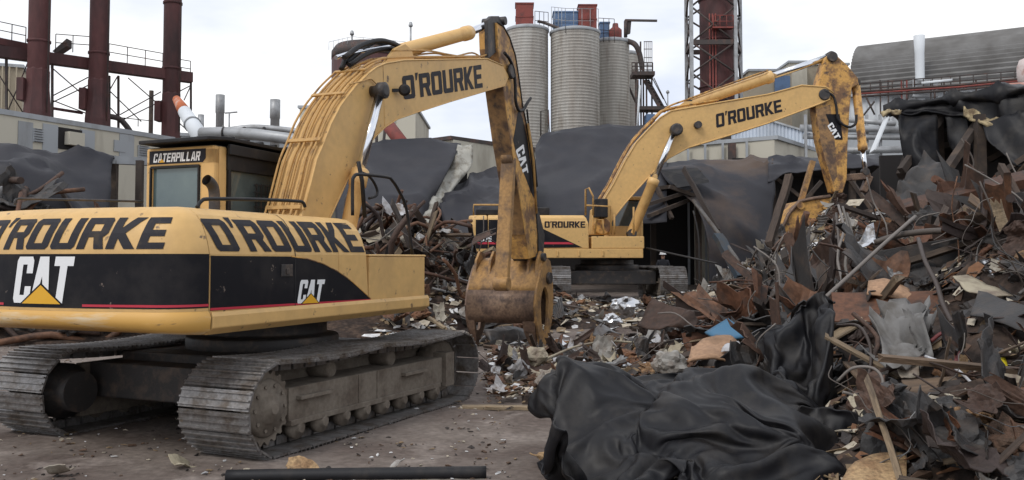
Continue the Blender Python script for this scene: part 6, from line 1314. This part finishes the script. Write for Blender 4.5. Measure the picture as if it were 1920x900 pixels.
hero_tube('cable', 'long looping cable right of the standing membrane flap', 'cable', [(1570, 610, 10), (1610, 612, 9.6), (1632, 650, 9.2), (1630, 700, 8.9), (1610, 760, 8.6), (1600, 790, 8.4)], .018, 'd_cable', 7)
hero_tube('cable', 'round cable loop right of the standing membrane flap', 'cable', [(1570, 715, 8.8), (1600, 690, 8.7), (1640, 692, 8.6), (1655, 720, 8.5), (1625, 745, 8.5), (1580, 735, 8.5)], .015, 'd_cable', 7)
hero_tube('cable', 'pale thin cable running down from the right heap to the right edge', 'cable', [(1735, 668, 8.6), (1790, 690, 8.3), (1830, 725, 8), (1870, 745, 7.8), (1960, 760, 7.5)], .014, 'd_pale', 7)
hero_tube('red_rod', 'bent dark red rod left of the yellow plastic piece', 'rod', [(1745, 640, 8.9), (1770, 625, 8.9), (1795, 655, 8.6), (1790, 690, 8.4)], .02, 'redrod', 7)
hero_tube('wire', 'thin pale wire arching in the loose debris below the far tracks', 'wire', [(1025, 672, 15), (1080, 650, 15.5), (1140, 640, 16), (1200, 642, 16.3), (1228, 632, 16.6)], .02, 'd_pale', 6)
hero_beam('timber', 'brown weathered timber standing askew left of the far bucket', 'timber', (1442, 460, 24), (1480, 330, 25), .2, .16, 'd_wood')
hero_beam('steel_beam', 'rusty thin beam poking up left of the far bucket', 'beam', (1450, 470, 22), (1476, 440, 22), .12, .12, 'd_rust')
for k, (px, py, Y, s, lab) in enumerate(((568, 872, 8.35, .13, 'tan wood scrap on the dirt below the near track sprocket'), (345, 862, 8.6, .11, 'small tan scrap on the dirt left of the near track'), (1022, 850, 8.7, .12, 'tan board scrap on the dirt left of the foreground membrane'), (112, 890, 8.2, .09, 'pale scrap on the dirt in the bottom left corner'), (745, 868, 8.6, .06, 'tiny rubble crumbs on the dirt above the black pipe'))):
    o = sheet_piece(s * 2.2, s * 1.6, .5, s * .5, 90 + k, nx=8, ny=8).build('wood_scrap', M['osb' if k in (0, 2) else 'd_pale'], None, at(px, py, Y), solid=.01); o.location.z = gh(o.location.x, o.location.y) + .04; o.rotation_euler = (.1, .1, k); tag(o, lab, 'scrap')
hero_sheet('grey_sheet', 'crumpled dark grey sheet on the ground behind the grapple', 'metal sheet', [[(912, 630, 22), (960, 612, 22), (1012, 628, 22)], [(916, 648, 21.3), (965, 640, 21.3), (1025, 650, 21.3)], [(922, 662, 20.9), (970, 664, 20.8), (1040, 672, 20.6)]], 'd_grey', .12, 1.6, .012, .16, 4)

# ================================================================== WORKER
def worker(px, ytop, Y):
    P = at(px, ytop, Y); gz = gh(P.x, Y); root = empty('person', (P.x, Y, gz), radians(175), 'person in a dark jacket and white hard hat standing behind the far tracks', 'person')
    H = 1.78
    J = {'pelvis': (0, 0, .95), 'waist': (0, 0, 1.08), 'chest': (0, .01, 1.3), 'neck0': (0, .0, 1.46), 'neck': (0, -.01, 1.53), 'head0': (0, -.03, 1.6), 'head': (0, -.03, 1.68),
         'sL': (.19, 0, 1.42), 'eL': (.26, .02, 1.14), 'wL': (.25, -.10, .90), 'hL': (.25, -.14, .80), 'sR': (-.19, 0, 1.42), 'eR': (-.26, .02, 1.14), 'wR': (-.25, -.10, .90), 'hR': (-.25, -.14, .80),
         'pL': (.10, 0, .9), 'kL': (.12, -.02, .5), 'aL': (.13, .02, .09), 'tL': (.14, -.16, .04), 'pR': (-.10, 0, .9), 'kR': (-.12, -.02, .5), 'aR': (-.13, .02, .09), 'tR': (-.14, -.16, .04)}
    Rr = {'pelvis': .15, 'waist': .145, 'chest': .17, 'neck0': .09, 'neck': .06, 'head0': .085, 'head': .10, 'sL': .085, 'eL': .06, 'wL': .04, 'hL': .035, 'pL': .1, 'kL': .07, 'aL': .05, 'tL': .04}
    E_ = [('pelvis', 'waist'), ('waist', 'chest'), ('chest', 'neck0'), ('neck0', 'neck'), ('neck', 'head0'), ('head0', 'head')]
    for s in 'LR': E_ += [('chest', 's' + s), ('s' + s, 'e' + s), ('e' + s, 'w' + s), ('w' + s, 'h' + s), ('pelvis', 'p' + s), ('p' + s, 'k' + s), ('k' + s, 'a' + s), ('a' + s, 't' + s)]
    K = list(J); me = bpy.data.meshes.new('body'); me.from_pydata([J[k] for k in K], [(K.index(a), K.index(b_)) for a, b_ in E_], [])
    o = bpy.data.objects.new('body', me); COL.objects.link(o)
    q = o.modifiers.new('skin', 'SKIN'); q2 = o.modifiers.new('sub', 'SUBSURF'); q2.levels = q2.render_levels = 2
    if not me.skin_vertices:
        bm = bmesh.new(); bm.from_mesh(me); bm.verts.layers.skin.verify(); bm.to_mesh(me); bm.free()
    for i, k in enumerate(K):
        r = Rr.get(k, Rr.get(k[:-1] + 'L', .06)); me.skin_vertices[0].data[i].radius = (r, r * .8 if k in ('chest', 'waist', 'pelvis') else r); me.skin_vertices[0].data[i].use_root = (k == 'pelvis')
    dg = bpy.context.evaluated_depsgraph_get(); dg.update(); nm = bpy.data.meshes.new_from_object(o.evaluated_get(dg)); bpy.data.objects.remove(o)
    b_ = bpy.data.objects.new('body', nm); COL.objects.link(b_); b_.parent = root
    nm.materials.clear()
    for k in (mat('dark_jacket', (.022, .024, .032), .8), mat('skin', (.35, .2, .14), .6), mat('work_trousers', (.03, .035, .05), .85), mat('boots', (.03, .02, .015), .7)): nm.materials.append(k)
    for f in nm.polygons:
        c = f.center; f.use_smooth = True
        f.material_index = 1 if c.z > 1.535 or (.74 < c.z < .9 and abs(c.x) > .2) else 3 if c.z < .12 else 2 if c.z < .93 else 0
    m = MB(); m.lathe([(.155, 0), (.15, .012), (.128, .02), (.125, .07), (.10, .12), (.05, .15), (.005, .158)], (0, -.03, 1.70), (0, 0, 1), 20); m.build('hard_hat', M['white'], root)
    m = MB()
    for s in (1, -1): m.lathe([(.012, 0), (.006, .008)], (s * .035, -.125, 1.685), (0, -1, 0), 8)
    m.prism([(-.014, -.12, 1.64), (.014, -.12, 1.64), (0, -.12, 1.69)], (0, -.03, -.005)); m.build('face_features', mat('face_detail', (.2, .11, .08), .6), root)
worker(1243, 475, 37.3)
